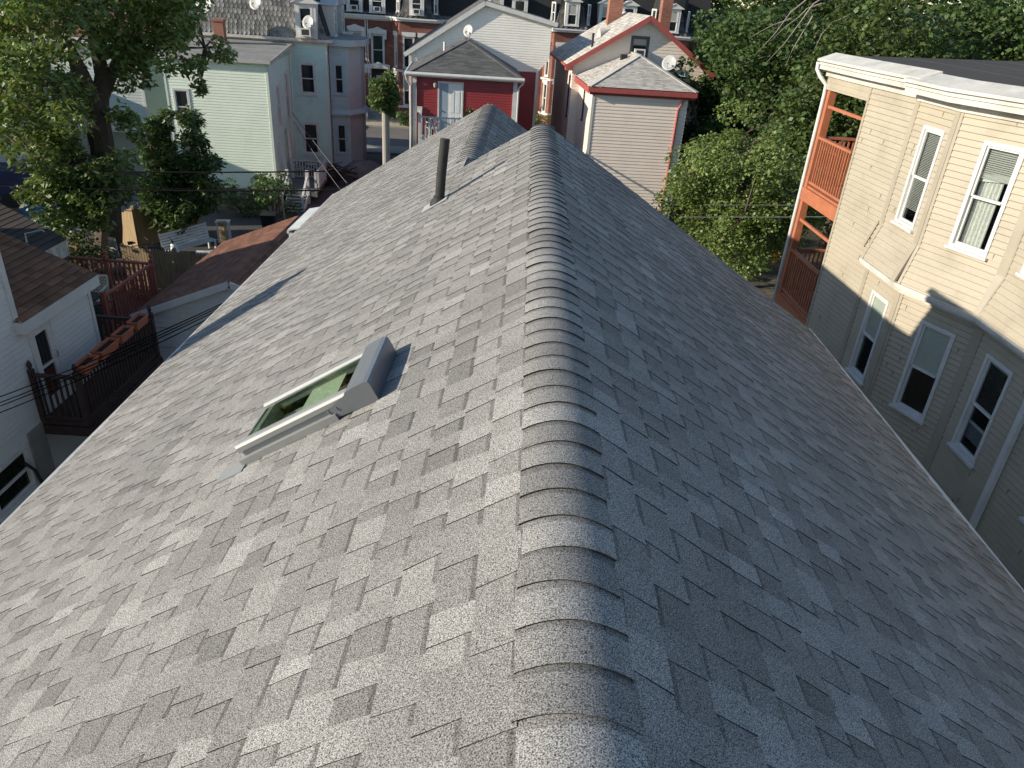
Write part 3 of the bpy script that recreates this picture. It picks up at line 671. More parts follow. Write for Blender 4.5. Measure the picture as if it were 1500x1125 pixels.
# ================================================================== white neighbour house on the left, its decks and the garage
M_WSD = mat('white_siding', (.60, .61, .60), .5, .06, 1.0, .05, 12, stretch=(1, 1, 3), dirt=.2)
M_BRS = shingle_mat('brown_shingle', (.190, .098, .058), 200., .45)
M_DRK = mat('dark_stained_wood', (.045, .026, .022), .6, .25, 6, .15, 40)
M_RED = mat('red_stained_wood', (.30, .085, .06), .55, .22, 5, .15, 40, dirt=.3)
M_TER = mat('terracotta_plastic', (.42, .13, .07), .5, .12, 8)
M_DRM = mat('dark_room2', (.012, .012, .012), .9)
def flat_shingles(name, corners, m, parent, ex=.14, seed=3, thick=.012, wmin=.16, wmax=.32):
    """lapped shingle courses over a planar roof: corners = eave-near, eave-far, top-far, top-near"""
    a, b, c, d = [Vector(p) for p in corners]; g = random.Random(seed); mb = MB(); n = (b - a).cross(d - a).normalized()
    if n.z < 0: n = -n
    run = ((d - a).length + (c - b).length) / 2; k = max(1, int(run / ex))
    for i in range(k):
        t0, t1 = i / k, min(1, (i + 1.0) / k); l0, r0 = a.lerp(d, t0), b.lerp(c, t0); l1, r1 = a.lerp(d, t1), b.lerp(c, t1); L = max((r0 - l0).length, .05); u = 0.0
        off = g.uniform(-.2, 0) / L; u = off
        while u < 1:
            w_ = g.uniform(wmin, wmax) / L; p, q = max(u, 0), min(u + w_, 1); u += w_
            if q - p < 1e-4: continue
            tn = g.uniform(.72, 1.22); h = thick * g.uniform(.8, 1.2)
            A, B, C, D = l0.lerp(r0, p) + n * h, l0.lerp(r0, q) + n * h, l1.lerp(r1, q) + n * .001, l1.lerp(r1, p) + n * .001
            A0, B0 = l0.lerp(r0, p), l0.lerp(r0, q)
            mb.face([A, B, C, D], 0, [tn, tn, tn * .8, tn * .8]); mb.face([A0, B0, B, A], 0, .3)
    return mb.build(name, m, parent, tone=True)
XW = -9.0
wh = thing('white_house', 'white sided neighbour house on the left with a low brown shingled wing', 'house', (-12, 8, G0)); begin(wh)
fw_ = Fr((XW, 2.0), (0, 1), 1)
win = (11.02 - 2.0, 12.0 - 2, 0, 0)
wh_h = [(10.30 - 2, 11.42 - 2, -7.62, -6.72)]; dr = (12.22 - 2, 12.93 - 2, -6.5, -4.72)
mb = MB(); siding(mb, fw_, 0, 12.1 - 2, G0 + .5, -1.7, .105, wh_h + [dr], hm=True); siding(mb, fw_, 10.1, 14.38 - 2, G0 + .5, -4.66, .105, [dr], hm=True)
fb = Fr((XW, 14.38), (-1, 0), 1); siding(mb, fb, 0, 6, G0 + .5, -4.6, .105, hm=True)
fb2 = Fr((XW, 12.1), (-1, 0), 1); siding(mb, fb2, 0, 7, -4.6, -1.75, .105)
fb3 = Fr((-16, 2.0), (1, 0), 1); siding(mb, fb3, 0, 7, G0, -1.7, .105)
mb.build('siding', M_WSD, wh)
mb = MB(); mb.box(XW - .4, XW + .02, 2.0, 14.36, G0, G0 + .5); mb.box(-15, XW, 14.3, 14.39, G0, G0 + .5); mb.build('foundation', mat('foundation_grey', (.25, .25, .24), .9, .2, 2), wh)
mb = MB(); fw_.box(mb, 12.38 - .075, 12.40, -.02, .03, G0 + .5, -4.66); mb.build('corner_board', M_WHT, wh); mb = MB(); fw_.box(mb, 10.1 - .13, 10.1 + .0, .0, .03, -4.42, -1.7); mb.build('corner_board', M_WHT, wh)
# wing roof (brown), deep white fascia
e0, e1 = (XW + .16, 11.98, -4.46), (XW + .16, 14.58, -4.46); t1_, t0_ = (XW - 3.0, 14.58, -3.13), (XW - 3.0, 11.98, -3.13)
flat_shingles('wing_roof', [e0, e1, t1_, t0_], M_BRS, wh, .15, 5)
flat_shingles('wing_roof', [(XW - 6.2, 11.98, -4.46), (XW - 6.2, 14.58, -4.46), t1_, t0_][::1], M_BRS, wh, .15, 6)
mb = MB(); mb.bar((XW + .15, 11.98, -4.585), (XW + .15, 14.58, -4.585), .03, .23); mb.bar((XW + .135, 11.99, -4.585), (XW - .0, 11.99, -4.585), .03, .23, up=(0, 0, 1)); mb.bar((XW + .15, 14.575, -4.60), (XW - 3.0, 14.575, -3.27), .03, .2); mb.box(XW, XW + .14, 12.0, 14.55, -4.70, -4.68); mb.build('fascia', M_WHT, wh)
# main roof and chimney (above and beside the frame)
flat_shingles('main_roof', [(XW + .25, 1.8, -1.72), (XW + .25, 12.25, -1.72), (-12.5, 12.25, -.35), (-12.5, 1.8, -.35)], M_BRS, wh, .16, 7)
flat_shingles('main_roof', [(-16.2, 1.8, -1.72), (-16.2, 12.25, -1.72), (-12.5, 12.25, -.35), (-12.5, 1.8, -.35)], M_BRS, wh, .16, 8)
mb = MB(); mb.box(-9.9, -9.4, 5.80, 6.34, -2.0, .48); mb.box(-9.94, -9.36, 5.76, 6.38, .48, .58); mb.tube([(-9.65, 6.2, .58), (-9.65, 6.2, .86)], [.15, .11], 10); mb.build('chimney', brick_mat(), wh)
mb = MB()
for q_ in (((-20, 8), (-15.6, 8)), ((-15.6, 8), (-15.6, 15.9)), ((-15.6, 15.9), (-20, 16.3)), ((-20, 16.3), (-20, 8))): f_ = Fr(q_[0], (q_[1][0] - q_[0][0], q_[1][1] - q_[0][1]), 1); siding(mb, f_, 0, length(*q_), G0, -1.75, .12)
mb.prism([(-20.2, 7.8), (-15.4, 7.8), (-15.4, 16.5), (-20.2, 16.5)], -1.75, -1.6); mb.build('added_shade_block', M_WSD, wh)  # unseen block, added to throw shade on the garage roof
# back door
mb = MB(); B = lambda *a: fw_.box(mb, *a)
u0, u1, z0, z1 = dr
B(u0, u0 + .05, -.05, .045, z0, z1); B(u1 - .05, u1, -.05, .045, z0, z1); B(u0 + .05, u1 - .05, -.05, .043, z1 - .05, z1)
dn = mb.build('door', M_WHT, wh)
mb = MB(); B(u0 + .05, u0 + .17, -.03, .03, z0, z1 - .05); B(u1 - .17, u1 - .05, -.03, .03, z0, z1 - .05); B(u0 + .17, u1 - .17, -.03, .028, z1 - .2, z1 - .05); B(u0 + .17, u1 - .17, -.03, .028, z0, z0 + .25); B(u0 + .17, u1 - .17, -.03, .032, z0 + .88, z0 + .92); mb.build('storm_frame', M_WHT, dn)
mb = MB(); fw_.quad(mb, u0 + .17, u1 - .17, -.005, z0 + .25, z1 - .2); mb.build('pane', darkglass(), dn)
mb = MB(); fw_.quad(mb, u0 + .17, u1 - .17, .002, z0 + .25, z0 + .80); mb.build('kick_panel', mat('maroon_door', (.10, .022, .016), .5), dn)
mb = MB(); mb.tube([fw_.pt(u1 - .10, .03, z0 + .95), fw_.pt(u1 - .10, .085, z0 + .95), fw_.pt(u1 - .10, .085, z0 + 1.08), fw_.pt(u1 - .10, .03, z0 + 1.08)], .012, 6); mb.build('handle', mat('chrome', (.6, .6, .6), .25, metal=1), dn)
mb = MB(); fw_.box(mb, 7.2, 7.5, .015, .16, -5.2, -4.75); mm = mb.build('meter_box', mat('meter_grey', (.34, .35, .35), .5, .1), wh)
mb = MB(); mb.tube([fw_.pt(7.35, .06, -4.75), fw_.pt(7.35, .06, -2.0)], .03, 8); mb.build('conduit', mat('meter_grey', (.34, .35, .35), .5, .1), mm)
mb = MB(); mb.tube([fw_.pt(7.35, .06, -5.2), fw_.pt(7.35, .06, G0 + .3)], .025, 8); mb.build('conduit', mat('meter_grey', (.34, .35, .35), .5, .1), mm)
wn, q = window(wh, fw_, *wh_h[0], M_WHT, darkglass('window_dark', (.012, .02, .012)), cas=.06, proud=.035)
mb = MB(); fw_.box(mb, 9.50, 9.95, .004, .05, G0 + .5, -6.55); mb.build('bulkhead', mat('grey_panel', (.26, .26, .24), .7, .15, 3, dirt=.4), wh)
mb = MB(); mb.tube([fw_.pt(9.2, .06, -7.0), fw_.pt(9.35, .09, -7.25), fw_.pt(9.45, .1, -7.7)], .03, 6); mb.build('pipe', M_PIPE, wh)
begin(None)
# ------------------------------------------------------------------ dark entry deck with flower boxes
ed = thing('entry_deck', 'dark brown raised wooden deck outside the back door of the white house', 'deck', (-8.6, 13.5, G0)); begin(ed)
mb = MB(); 
for k in range(22): mb.box(XW + .03, -8.02, 11.95 + k * .14, 11.95 + k * .14 + .13, -6.58, -6.52)
for k in range(9): mb.box(-10.4, XW + .0, 14.42 + k * .07, 14.42 + k * .07 + .06, -6.58, -6.52)
mb.build('floor_boards', M_DRK, ed)
mb = MB(); mb.box(-8.06, -8.0, 11.95, 15.05, -6.80, -6.6); mb.box(XW, -8.06, 11.93, 11.99, -6.80, -6.6); mb.build('rim_joist', M_DRK, ed)
H = .98
railing(ed, (-8.94, 12.0, -6.52), (-8.10, 12.0, -6.52), H, M_DRK, .115, .035, post_w=.09, cap='ball')
railing(ed, (-8.10, 12.0, -6.52), (-8.10, 15.0, -6.52), H - .04, M_DRK, .115, .035, post_w=.09, cap='ball', posts=(False, True))
railing(ed, (-10.35, 15.0, -6.52), (-8.10, 15.0, -6.52), H - .1, M_DRK, .115, .035, posts=(True, False))
for x, y in ((-8.08, 12.02), (-8.08, 14.98), (-8.08, 13.5)):
    mb = MB(); mb.box(x - .06, x + .06, y - .06, y + .06, G0, -6.6); mb.build('support_post', M_DRK, ed)
mb = MB()
for k in range(9): mb.box(-8.0, -7.2, 12.2 + k * .28, 12.46 + k * .28, -6.75 - k * .2, -6.70 - k * .2)
mb.bar((-7.22, 12.2, -6.85), (-7.22, 14.7, -8.55), .05, .26); mb.bar((-7.98, 12.2, -6.85), (-7.98, 14.7, -8.55), .05, .26); mb.build('stairs', M_DRK, ed)
begin(None)
lab = ['terracotta flower box on the dark deck rail, nearest to the back door', 'longest terracotta flower box on the dark deck rail, second from the door', 'terracotta flower box on the dark deck rail, third from the door', 'terracotta flower box at the far corner post of the dark deck rail']
for i, (ya, yb) in enumerate(((12.13, 12.66), (12.74, 13.46), (13.52, 14.08), (14.18, 14.74))):
    zt = -6.52 + H - .04 + .026
    t = thing('flower_box', lab[i], 'planter', (-8.10, (ya + yb) / 2, zt), 0, 'flower boxes on the deck rail')
    L = (yb - ya) / 2 - .025; mb = MB(); h = .19; a, b = .085, .115
    O = [(-a, -L + .03, 0), (a, -L + .03, 0), (a, L - .03, 0), (-a, L - .03, 0)]; T = [(-b, -L, h), (b, -L, h), (b, L, h), (-b, L, h)]; Ti = [(-b + .02, -L + .02, h), (b - .02, -L + .02, h), (b - .02, L - .02, h), (-b + .02, L - .02, h)]; Bi = [(-a + .0, -L + .03, .145), (a - .0, -L + .03, .145), (a - .0, L - .03, .145), (-a + .0, L - .03, .145)]
    for k in range(4):
        j = (k + 1) % 4; mb.face([O[k], O[j], T[j], T[k]]); mb.face([T[k], T[j], Ti[j], Ti[k]]); mb.face([Ti[k], Ti[j], Bi[j], Bi[k]])
    mb.face(O[::-1]); mb.build('trough', M_TER, t)
    mb = MB(); mb.face(Bi); mb.build('soil', mat('soil', (.022, .013, .010), .95, .3, 20), t)
    mb = MB()
    for x0, x1 in ((-b - .008, -b + .004), (b - .004, b + .008)): mb.box(x0, x1, -L - .006, L + .006, h - .035, h + .006)
    for y0_, y1_ in ((-L - .008, -L + .004), (L - .004, L + .008)): mb.box(-b + .004, b - .004, y0_, y1_, h - .034, h + .005)
    mb.build('rim', M_TER, t)
# ------------------------------------------------------------------ red stained deck
rd = thing('red_deck', 'red stained wooden deck with pointed post tops behind the brown roofed wing', 'deck', (-10.7, 17, G0)); begin(rd)
zf = -6.45; HR = .95
c = [(-12.3, 18.25), (-9.5, 18.15), (-9.58, 15.75), (-12.3, 15.75)]
mb = MB()
for k in range(18): y = 15.78 + k * .136; mb.box(-12.3, -9.56, y, y + .125, zf - .05, zf)
mb.build('floor_boards', mat('deck_boards', (.16, .07, .05), .7, .25, 5, .15, 30), rd)
mb = MB(); mb.bar((-12.3, 18.27, zf - .17), (-9.5, 18.2, zf - .17), .05, .2); mb.bar((-9.5, 18.2, zf - .17), (-9.55, 15.75, zf - .17), .05, .2); mb.bar((-9.55, 15.73, zf - .17), (-12.3, 15.73, zf - .17), .05, .2); mb.build('rim_joist', M_RED, rd)
railing(rd, (-12.25, 18.2, zf), (-10.75, 18.2, zf), HR, M_RED, .12, .04, cap='ball', posts=(True, True))
railing(rd, (-10.75, 18.2, zf), (-9.52, 18.15, zf), HR, M_RED, .12, .04, cap='ball', posts=(False, True))
railing(rd, (-9.52, 18.15, zf), (-9.56, 15.8, zf), HR, M_RED, .135, .032, posts=(False, True))
for x, y in ((-12.2, 18.15), (-9.6, 18.1), (-9.62, 15.85), (-12.2, 15.85)):
    mb = MB(); mb.box(x - .06, x + .06, y - .06, y + .06, G0, zf - .07); mb.build('support_post', M_RED, rd)
mb = MB()
for k in range(4): mb.box(-9.45 + k * .05, -9.0 + k * .0, 16.9 + k * .3, 17.12 + k * .3, zf - .25 - k * .2, zf - .2 - k * .2)
mb.build('stairs', mat('worn_red_steps', (.3, .12, .08), .7, .2), rd)
begin(None)
M_BLK = mat('black_metal', (.02, .02, .022), .45, .2); M_PLA = mat('cream_plastic', (.62, .56, .42), .5, .1)
def chair(name, label, cat, loc, rz, m, lattice=True, group=None):
    t = thing(name, label, cat, loc, rz, group); w_, d_, hs_, hb = .5, .48, .43, .88
    mb = MB(); mb.box(-w_ / 2, w_ / 2, -d_ / 2, d_ / 2, hs_ - .03, hs_); mb.build('seat', m, t)
    for x in (-w_ / 2 + .02, w_ / 2 - .02):
        for y in (-d_ / 2 + .02, d_ / 2 - .02):
            mb = MB(); mb.bar((x, y, hs_ - .03), (x * 1.1, y * 1.1, 0), .035, .035, up=(0, 1, 0)); mb.build('leg', m, t)
    mb = MB(); y = d_ / 2
    mb.bar((-w_ / 2, y, hs_), (-w_ / 2, y + .1, hb), .05, .03, up=(0, 1, 0)); mb.bar((w_ / 2, y, hs_), (w_ / 2, y + .1, hb), .05, .03, up=(0, 1, 0)); mb.bar((-w_ / 2, y + .1, hb), (w_ / 2, y + .1, hb), .05, .05)
    if lattice:
        for k in range(-5, 8):
            for sgn in (1, -1):
                x0 = -w_ / 2 + k * .08; p, q = x0, x0 + .42
                if sgn < 0: p, q = q, p
                za, zb_ = hs_ + .03, hb - .03; lo_, hi_ = (p, za), (q, zb_)
                def clip(p0, p1):
                    ts = [0, 1]
                    for lim in (-w_ / 2, w_ / 2):
                        if (p0[0] - lim) * (p1[0] - lim) < 0:
                            tt = (lim - p0[0]) / (p1[0] - p0[0])
                            if (p1[0] - p0[0] > 0) == (lim < 0): ts[0] = max(ts[0], tt)
                            else: ts[1] = min(ts[1], tt)
                    return ts
                if max(p, q) <= -w_ / 2 or min(p, q) >= w_ / 2: continue
                a, b = clip(lo_, hi_)
                f = lambda t_: (p + (q - p) * t_, y + .1 * ((za + (zb_ - za) * t_) - hs_) / (hb - hs_), za + (zb_ - za) * t_)
                mb.bar(f(a), f(b), .02, .012, up=(0, 1, 0))
    else:
        for k in range(5): x = -w_ / 2 + .1 * (k + .5); mb.bar((x, y, hs_), (x, y + .1, hb), .03, .015, up=(0, 1, 0))
    mb.build('backrest', m, t)
    for x in (-w_ / 2 - .01, w_ / 2 + .01):
        mb = MB(); mb.bar((x, -d_ / 2, .66), (x, d_ / 2 + .05, .68), .05, .03); mb.bar((x, -d_ / 2 + .03, .43), (x, -d_ / 2 + .03, .66), .03, .03, up=(0, 1, 0)); mb.build('armrest', m, t)
    return t
chair('patio_chair', 'cream lattice backed patio chair standing on the red deck', 'chair', (-10.45, 16.9, zf), R(8), M_PLA)
chair('patio_chair', 'black metal patio chair on the red deck near the dark railing', 'chair', (-9.95, 16.2, zf), R(150), M_BLK, False)
t = thing('patio_table', 'black metal round patio table on the red deck', 'table', (-10.35, 16.15, zf))
mb = MB(); mb.tube([(0, 0, .70), (0, 0, .73)], [.42, .42], 20); mb.build('tabletop', M_BLK, t)
for k in range(4): mb = MB(); a = k * math.pi / 2 + .5; mb.bar((.08 * math.cos(a), .08 * math.sin(a), .70), (.36 * math.cos(a), .36 * math.sin(a), 0), .03, .03); mb.build('leg', M_BLK, t)
for i, (x, y, s_) in enumerate(((-10.0, 17.95, .13), (-9.75, 17.9, .11))):
    t = thing('flower_pot', ('larger' if i == 0 else 'smaller') + ' red flower pot by the far rail of the red deck', 'flower pot', (x, y, zf), 0, 'flower pots on the red deck')
    mb = MB(); mb.tube([(0, 0, 0), (0, 0, s_ * 1.5), (0, 0, s_ * 1.5), (0, 0, s_ * 1.9)], [s_ * .7, s_, s_ * 1.12, s_ * 1.12], 14); mb.build('pot', M_TER, t)
    g = np.random.default_rng(40 + i); p = g.normal(size=(60, 3)) * [.07, .07, .06] + [0, 0, s_ * 2.2]
    leaves('plant', p, .05, leaf_mat('pot_leaf', (.05, .10, .03)), t, np.repeat(g.uniform(.6, 1.3, 60)[:, None], 3, 1), seed=i)
# ------------------------------------------------------------------ garage with brown roof
ga = thing('garage', 'white garage with a brown shingled gable roof beside our left eave', 'garage', (-6.8, 19, G0)); begin(ga)
ya, yb = 16.3, 22.0; xe, xa, xr_ = -9.13, -6.72, -4.35; ze, za = -6.06, -5.06
M_BRG = shingle_mat('garage_shingle', (.185, .090, .060), 200., .4)
flat_shingles('roof', [(xe, ya - .12, ze), (xe, yb, ze), (xa, yb, za), (xa, ya - .12, za)], M_BRG, ga, .15, 9)
flat_shingles('roof', [(xr_, ya - .12, ze), (xr_, yb, ze), (xa, yb, za), (xa, ya - .12, za)], M_BRG, ga, .15, 10)
fg = Fr((xe + .18, ya), (1, 0), 1); Lg = xr_ - xe - .36
mb = MB(); hole = (.12, Lg - .12, G0, -6.42)
k = (za - ze) / (xa - xe)
siding(mb, fg, 0, Lg, G0, za - .06, .15, [hole], left=lambda z: max(0, (z - (ze + .02)) / k), right=lambda z: Lg - max(0, (z - (ze + .02)) / k), hm=True)
fs = Fr((xe + .18, ya), (0, 1), -1); siding(mb, fs, 0, yb - ya, G0, ze, .15); fs = Fr((xr_ - .18, ya), (0, 1), 1); siding(mb, fs, 0, yb - ya, G0, ze, .15)
fs = Fr((xr_ - .18, yb - .05), (-1, 0), 1); siding(mb, fs, 0, Lg, G0, ze, .15)
mb.build('siding', M_WSD, ga)
mb = MB(); mb.bar((xe - .05, ya - .14, ze - .09), (xa, ya - .14, za - .07), .04, .16); mb.bar((xr_ + .05, ya - .14, ze - .09), (xa, ya - .14, za - .07), .04, .16); mb.build('bargeboard', M_WHT, ga)
mb = MB()
for i in range(4): fg.box(mb, .13, Lg - .13, -.05, -.01, G0 + .02 + i * .54, G0 + .02 + i * .54 + .52)
mb.build('garage_door', mat('garage_door_white', (.58, .60, .62), .5, .06), ga)
begin(None)
# ------------------------------------------------------------------ old low shed with a dark roof
sh = thing('old_shed', 'weathered old shed with a dark felt roof and peeling white end board', 'shed', (-12.5, 18, G0)); begin(sh)
A, B_, C, D = Vector((-11.65, 16.75, -5.0)), Vector((-11.62, 18.15, -4.98)), Vector((-17.6, 22.4, -4.7)), Vector((-17.6, 17.0, -4.7))
flat_shingles('roof', [A, B_, C, D], shingle_mat('old_felt', (.055, .043, .036), 60., .5), sh, .3, 15, .012, 1.0, 2.5)
mb = MB(); mb.sweep([A - Vector((0, 0, .02)), B_ - Vector((0, 0, .02)), B_ - Vector((0, 0, .42)), A - Vector((0, 0, .42))], (-.05, 0, 0)); mb.build('end_board', mat('peeling_white', (.5, .46, .38), .8, .4, 5, .3, 30, dirt=.9), sh)
mb = MB(); q = [A, B_, C, D]
for k in range(4): a, b = q[k], q[(k + 1) % 4]; a = a * 1; b = b * 1; mb.face([(a.x - .06, a.y, G0), (b.x - .06, b.y, G0), (b.x - .06, b.y, b.z - .03), (a.x - .06, a.y, a.z - .03)])
mb.build('wall', mat('shed_wood', (.10, .08, .06), .9, .3, 3), sh)
mb = MB(); mb.tube([(-12.3, 17.6, -4.97), (-12.4, 17.75, -4.78), (-12.1, 17.95, -4.72), (-12.05, 18.0, -4.78)], .02, 6); mb.build('conduit', mat('pale_metal', (.5, .48, .44), .5), sh)
begin(None)
# white canopy below our far left eave
cp = thing('door_canopy', 'small white sloping door canopy just beyond the far left eave', 'canopy', (-4.8, 16.8, G0)); begin(cp)
mb = MB(); mb.sweep([(-5.15, 15.95, -3.66), (-5.15, 17.75, -3.66), (-3.95, 17.75, -3.38), (-3.95, 15.95, -3.38)], (0, 0, .035)); mb.build('panel', mat('canopy_white', (.62, .64, .62), .4, .15, 3, dirt=.4), cp)
mb = MB(); mb.bar((-5.15, 15.95, -3.69), (-5.15, 17.75, -3.69), .04, .06); mb.bar((-3.97, 15.95, -3.9), (-5.1, 15.95, -3.72), .04, .04); mb.bar((-3.97, 17.75, -3.9), (-5.1, 17.75, -3.72), .04, .04); mb.build('frame', M_WHT, cp)
for y in (16.0, 17.7): mb = MB(); mb.box(-5.14, -5.07, y - .035, y + .035, G0, -3.7); mb.build('post', M_WHT, cp)
begin(None)
# ================================================================== houses towards the street (all turned 9 degrees to our ridge)
RZ = R(5)
def at_root(u, v, Y, p_=2.5):
    # surveyed with a 9 degree turn; keep the point p_ behind the front corner fixed
    p = onY(u, v, Y); a = R(9); return (p[0] - p_ * math.sin(a) + p_ * math.sin(RZ), p[1] + p_ * math.cos(a) - p_ * math.cos(RZ), G0)
M_DG = darkglass(); M_GRYT = mat('grey_trim', (.55, .55, .53), .5, .08, 4)
M_VINR = mat('red_vinyl', (.27, .034, .036), .45, .10, 1.0, .05, 12, dirt=.25)
M_VING = mat('pale_grey_vinyl', (.82, .79, .72), .5, .06, 1.0, .05, 12, dirt=.12)
M_VINP = mat('pinkish_vinyl', (.80, .69, .59), .5, .06, 1.0, .05, 12, dirt=.15)
M_VINM = mat('mint_vinyl', (.78, .86, .73), .5, .06, 1.0, .05, 12, dirt=.15)
M_GSH = shingle_mat('grey_shingle', (.125, .123, .118), 60., .35)
M_LSH = shingle_mat('light_shingle', (.50, .47, .42), 60., .25)
M_MSH = shingle_mat('slate_scale', (.185, .182, .172), 60., .35)
M_SALM = mat('salmon_red_trim', (.36, .085, .075), .5, .12, 3)
M_DISH = mat('dish_grey', (.40, .40, .39), .45, .08, 6, dirt=.3)
def far_window(root, fr, u0, u1, z0, z1, m=None, cas=.09, sill=True, head=False, split=.5, g=None):
    return window(root, fr, u0, u1, z0, z1, m or M_WHT, g or M_DG, cas=cas, proud=.035, sill=sill, head=head, split=split)
def ac_unit(parent, fr, u0, u1, z0, z1):
    mb = MB(); fr.box(mb, u0, u1, -.02, .30, z0, z1); o = mb.build('air_conditioner', mat('ac_white', (.68, .68, .66), .5, .08), parent)
    mb = MB(); w_ = u1 - u0; h = z1 - z0
    fr.box(mb, u0 + w_ * .15, u1 - w_ * .15, .301, .306, z0 + h * .15, z1 - h * .15); mb.build('grille', mat('ac_grille', (.04, .04, .04), .6), o)
    return o
def dish(parent, c, r, aim, mast=.5, mdir=(0, 0, -1), tilt=None):
    """satellite dish: shallow bowl aimed along aim, feed arm and mast"""
    c = Vector(c); aim = Vector(aim).normalized(); x = aim.cross(Vector((0, 0, 1))).normalized(); y = x.cross(aim)
    mb = MB(); nr, na = 4, 20
    P = lambda i, a, b=0: c + (x * math.cos(a) + y * math.sin(a) * 1.06) * (r * i / nr) + aim * (.16 * r * (i / nr) ** 2 + b)
    for i in range(nr):
        for k in range(na):
            a, b = 2 * math.pi * k / na, 2 * math.pi * (k + 1) / na
            if i: mb.face([P(i, a), P(i + 1, a), P(i + 1, b), P(i, b)]); mb.face([P(i, b, -.012), P(i + 1, b, -.012), P(i + 1, a, -.012), P(i, a, -.012)])
            else: mb.face([P(0, 0), P(1, a), P(1, b)]); mb.face([P(0, 0, -.012), P(1, b, -.012), P(1, a, -.012)])
    for k in range(na):
        a, b = 2 * math.pi * k / na, 2 * math.pi * (k + 1) / na; mb.face([P(nr, a), P(nr, a, -.012), P(nr, b, -.012), P(nr, b)])
    o = mb.build('satellite_dish', M_DISH, parent, smooth=True)
    mb = MB(); tip = c + aim * r * 1.0 - y * r * .45; mb.tube([c - y * r * .9, tip], .014, 6); mb.tube([tip - aim * .05, tip + aim * -.16 + y * .05], [.05, .03], 8); mb.build('feed_arm', M_DISH, o)
    mb = MB(); b = c - aim * .05; mb.tube([b, b + Vector(mdir) * mast * .35 - aim * .05, b + Vector(mdir) * mast], .022, 8); mb.build('mast', M_DISH, o)
    return o
def gutter(root, pts, m, r=.065, name='gutter'):
    mb = MB(); mb.tube(pts, r, 8); return mb.build(name, m, root, smooth=False)
# ------------------------------------------------------------------ red house with hipped rear annex
rt = at_root(611, 110, 36); rH = thing('red_house', 'dark red sided house with a hipped rear annex, white door and pale gable above', 'house', rt, RZ)
EZ = 6.42
mb = MB()
f = Fr((0, 0), (1, 0), 1); dh = (1.12, 2.30, 3.78, 6.12); siding(mb, f, 0, 4.72, 0, EZ - .1, .115, [dh], hm=True)
fl = Fr((0, 0), (0, 1), -1); siding(mb, fl, 0, 5, 0, EZ - .1, .115); fr_ = Fr((4.72, 0), (0, 1), 1); siding(mb, fr_, 0, 5, 0, EZ - .1, .115)
fm = Fr((-.46, 5.0), (1, 0), 1); siding(mb, fm, 0, 6.62, 0, 6.30, .115, hm=True)
siding(mb, Fr((-.46, 5), (0, 1), -1), 0, 9, 0, 6.3, .115); siding(mb, Fr((6.16, 5), (0, 1), 1), 0, 9, 0, 6.3, .115)
mb.build('red_siding', M_VINR, rH)
mb = MB(); ap = 3.74
fg = Fr((-.46, 4.985), (1, 0), 1)
siding(mb, fg, 0, 7.16, 6.30, 9.36, .115, hm=True, left=lambda z: max(0, (z - 6.86) / 2.42 * ap), right=lambda z: (6.62 + (z - 6.3) / .7 * .54) if z < 7.0 else (7.16 if z < 8.62 else 7.16 - (z - 8.62) / .66 * 3.42))
siding(mb, Fr((6.70, 5), (0, 1), 1), 0, 9, 7.0, 8.7, .115); siding(mb, Fr((-.46, 5), (0, 1), -1), 0, 9, 6.3, 6.86, .115)
mb.build('gable_siding', M_VING, rH)
A, B_, T = (-.72, 4.8, 6.83), (-.72, 14, 6.83), [(3.28, 14, 9.42), (3.28, 4.8, 9.42)]
flat_shingles('roof', [A, B_, T[0], T[1]], M_GSH, rH, .2, 31, .01, .3, .6)
flat_shingles('roof', [(6.98, 4.8, 8.66), (6.98, 14, 8.66), T[0], T[1]], M_GSH, rH, .2, 32, .01, .3, .6)
mb = MB(); mb.bar((-.74, 4.8, 6.75), (3.28, 4.8, 9.34), .05, .2); mb.bar((6.98, 4.8, 8.58), (3.28, 4.8, 9.34), .05, .2); mb.build('bargeboard', M_WHT, rH)
hx = 2.42; hip = (hx, 3.3, 7.72); bk = (hx, 4.98, 7.72); W0, W1 = (-.28, -.28, EZ), (5.02, -.28, EZ)
flat_shingles('annex_roof', [W0, W1, hip, hip], M_GSH, rH, .16, 33, .008, .25, .5)
flat_shingles('annex_roof', [(-.28, 4.98, EZ), W0, hip, bk], M_GSH, rH, .16, 34, .008, .25, .5)
flat_shingles('annex_roof', [W1, (5.02, 4.98, EZ), bk, hip], M_GSH, rH, .16, 35, .008, .25, .5)
mb = MB()
for a, b in ((W0, hip), (W1, hip), (hip, bk)): mb.bar(Vector(a) + Vector((0, 0, .012)), Vector(b) + Vector((0, 0, .012)), .22, .025)
mb.build('hip_cap', M_GSH, rH, tone=True)
gutter(rH, [(-.33, -.33, EZ - .02), (5.06, -.33, EZ - .02)], M_WHT, .085); gutter(rH, [(-.33, -.3, EZ - .02), (-.33, 4.9, EZ - .02)], M_WHT)
mb = MB(); f.box(mb, -.24, 4.98, .02, .26, EZ - .14, EZ - .10); mb.build('soffit', M_WHT, rH)
for (x, y) in ((.06, -.05), (4.68, -.05)):
    mb = MB(); mb.box(x - .09, x + .09, y - .03, y + .07, 0, EZ - .12); mb.build('corner_board', M_WHT, rH)
for pth in ([(-.33, -.3, EZ - .06), (-.28, -.2, EZ - .3), (-.12, -.09, EZ - .55), (-.12, -.09, 0)], [(5.04, -.3, EZ - .06), (5.0, -.2, EZ - .2), (4.83, -.09, EZ - .4), (4.83, -.09, 0)]):
    mb = MB(); mb.tube(pth, .045, 8); mb.build('downspout', M_WHT, rH)
for x in (-.44, 6.14):
    mb = MB(); mb.box(x - .08, x + .06, 4.93, 5.05, 0, 6.3 if x > 0 else 6.8); mb.build('corner_board', M_WHT, rH)
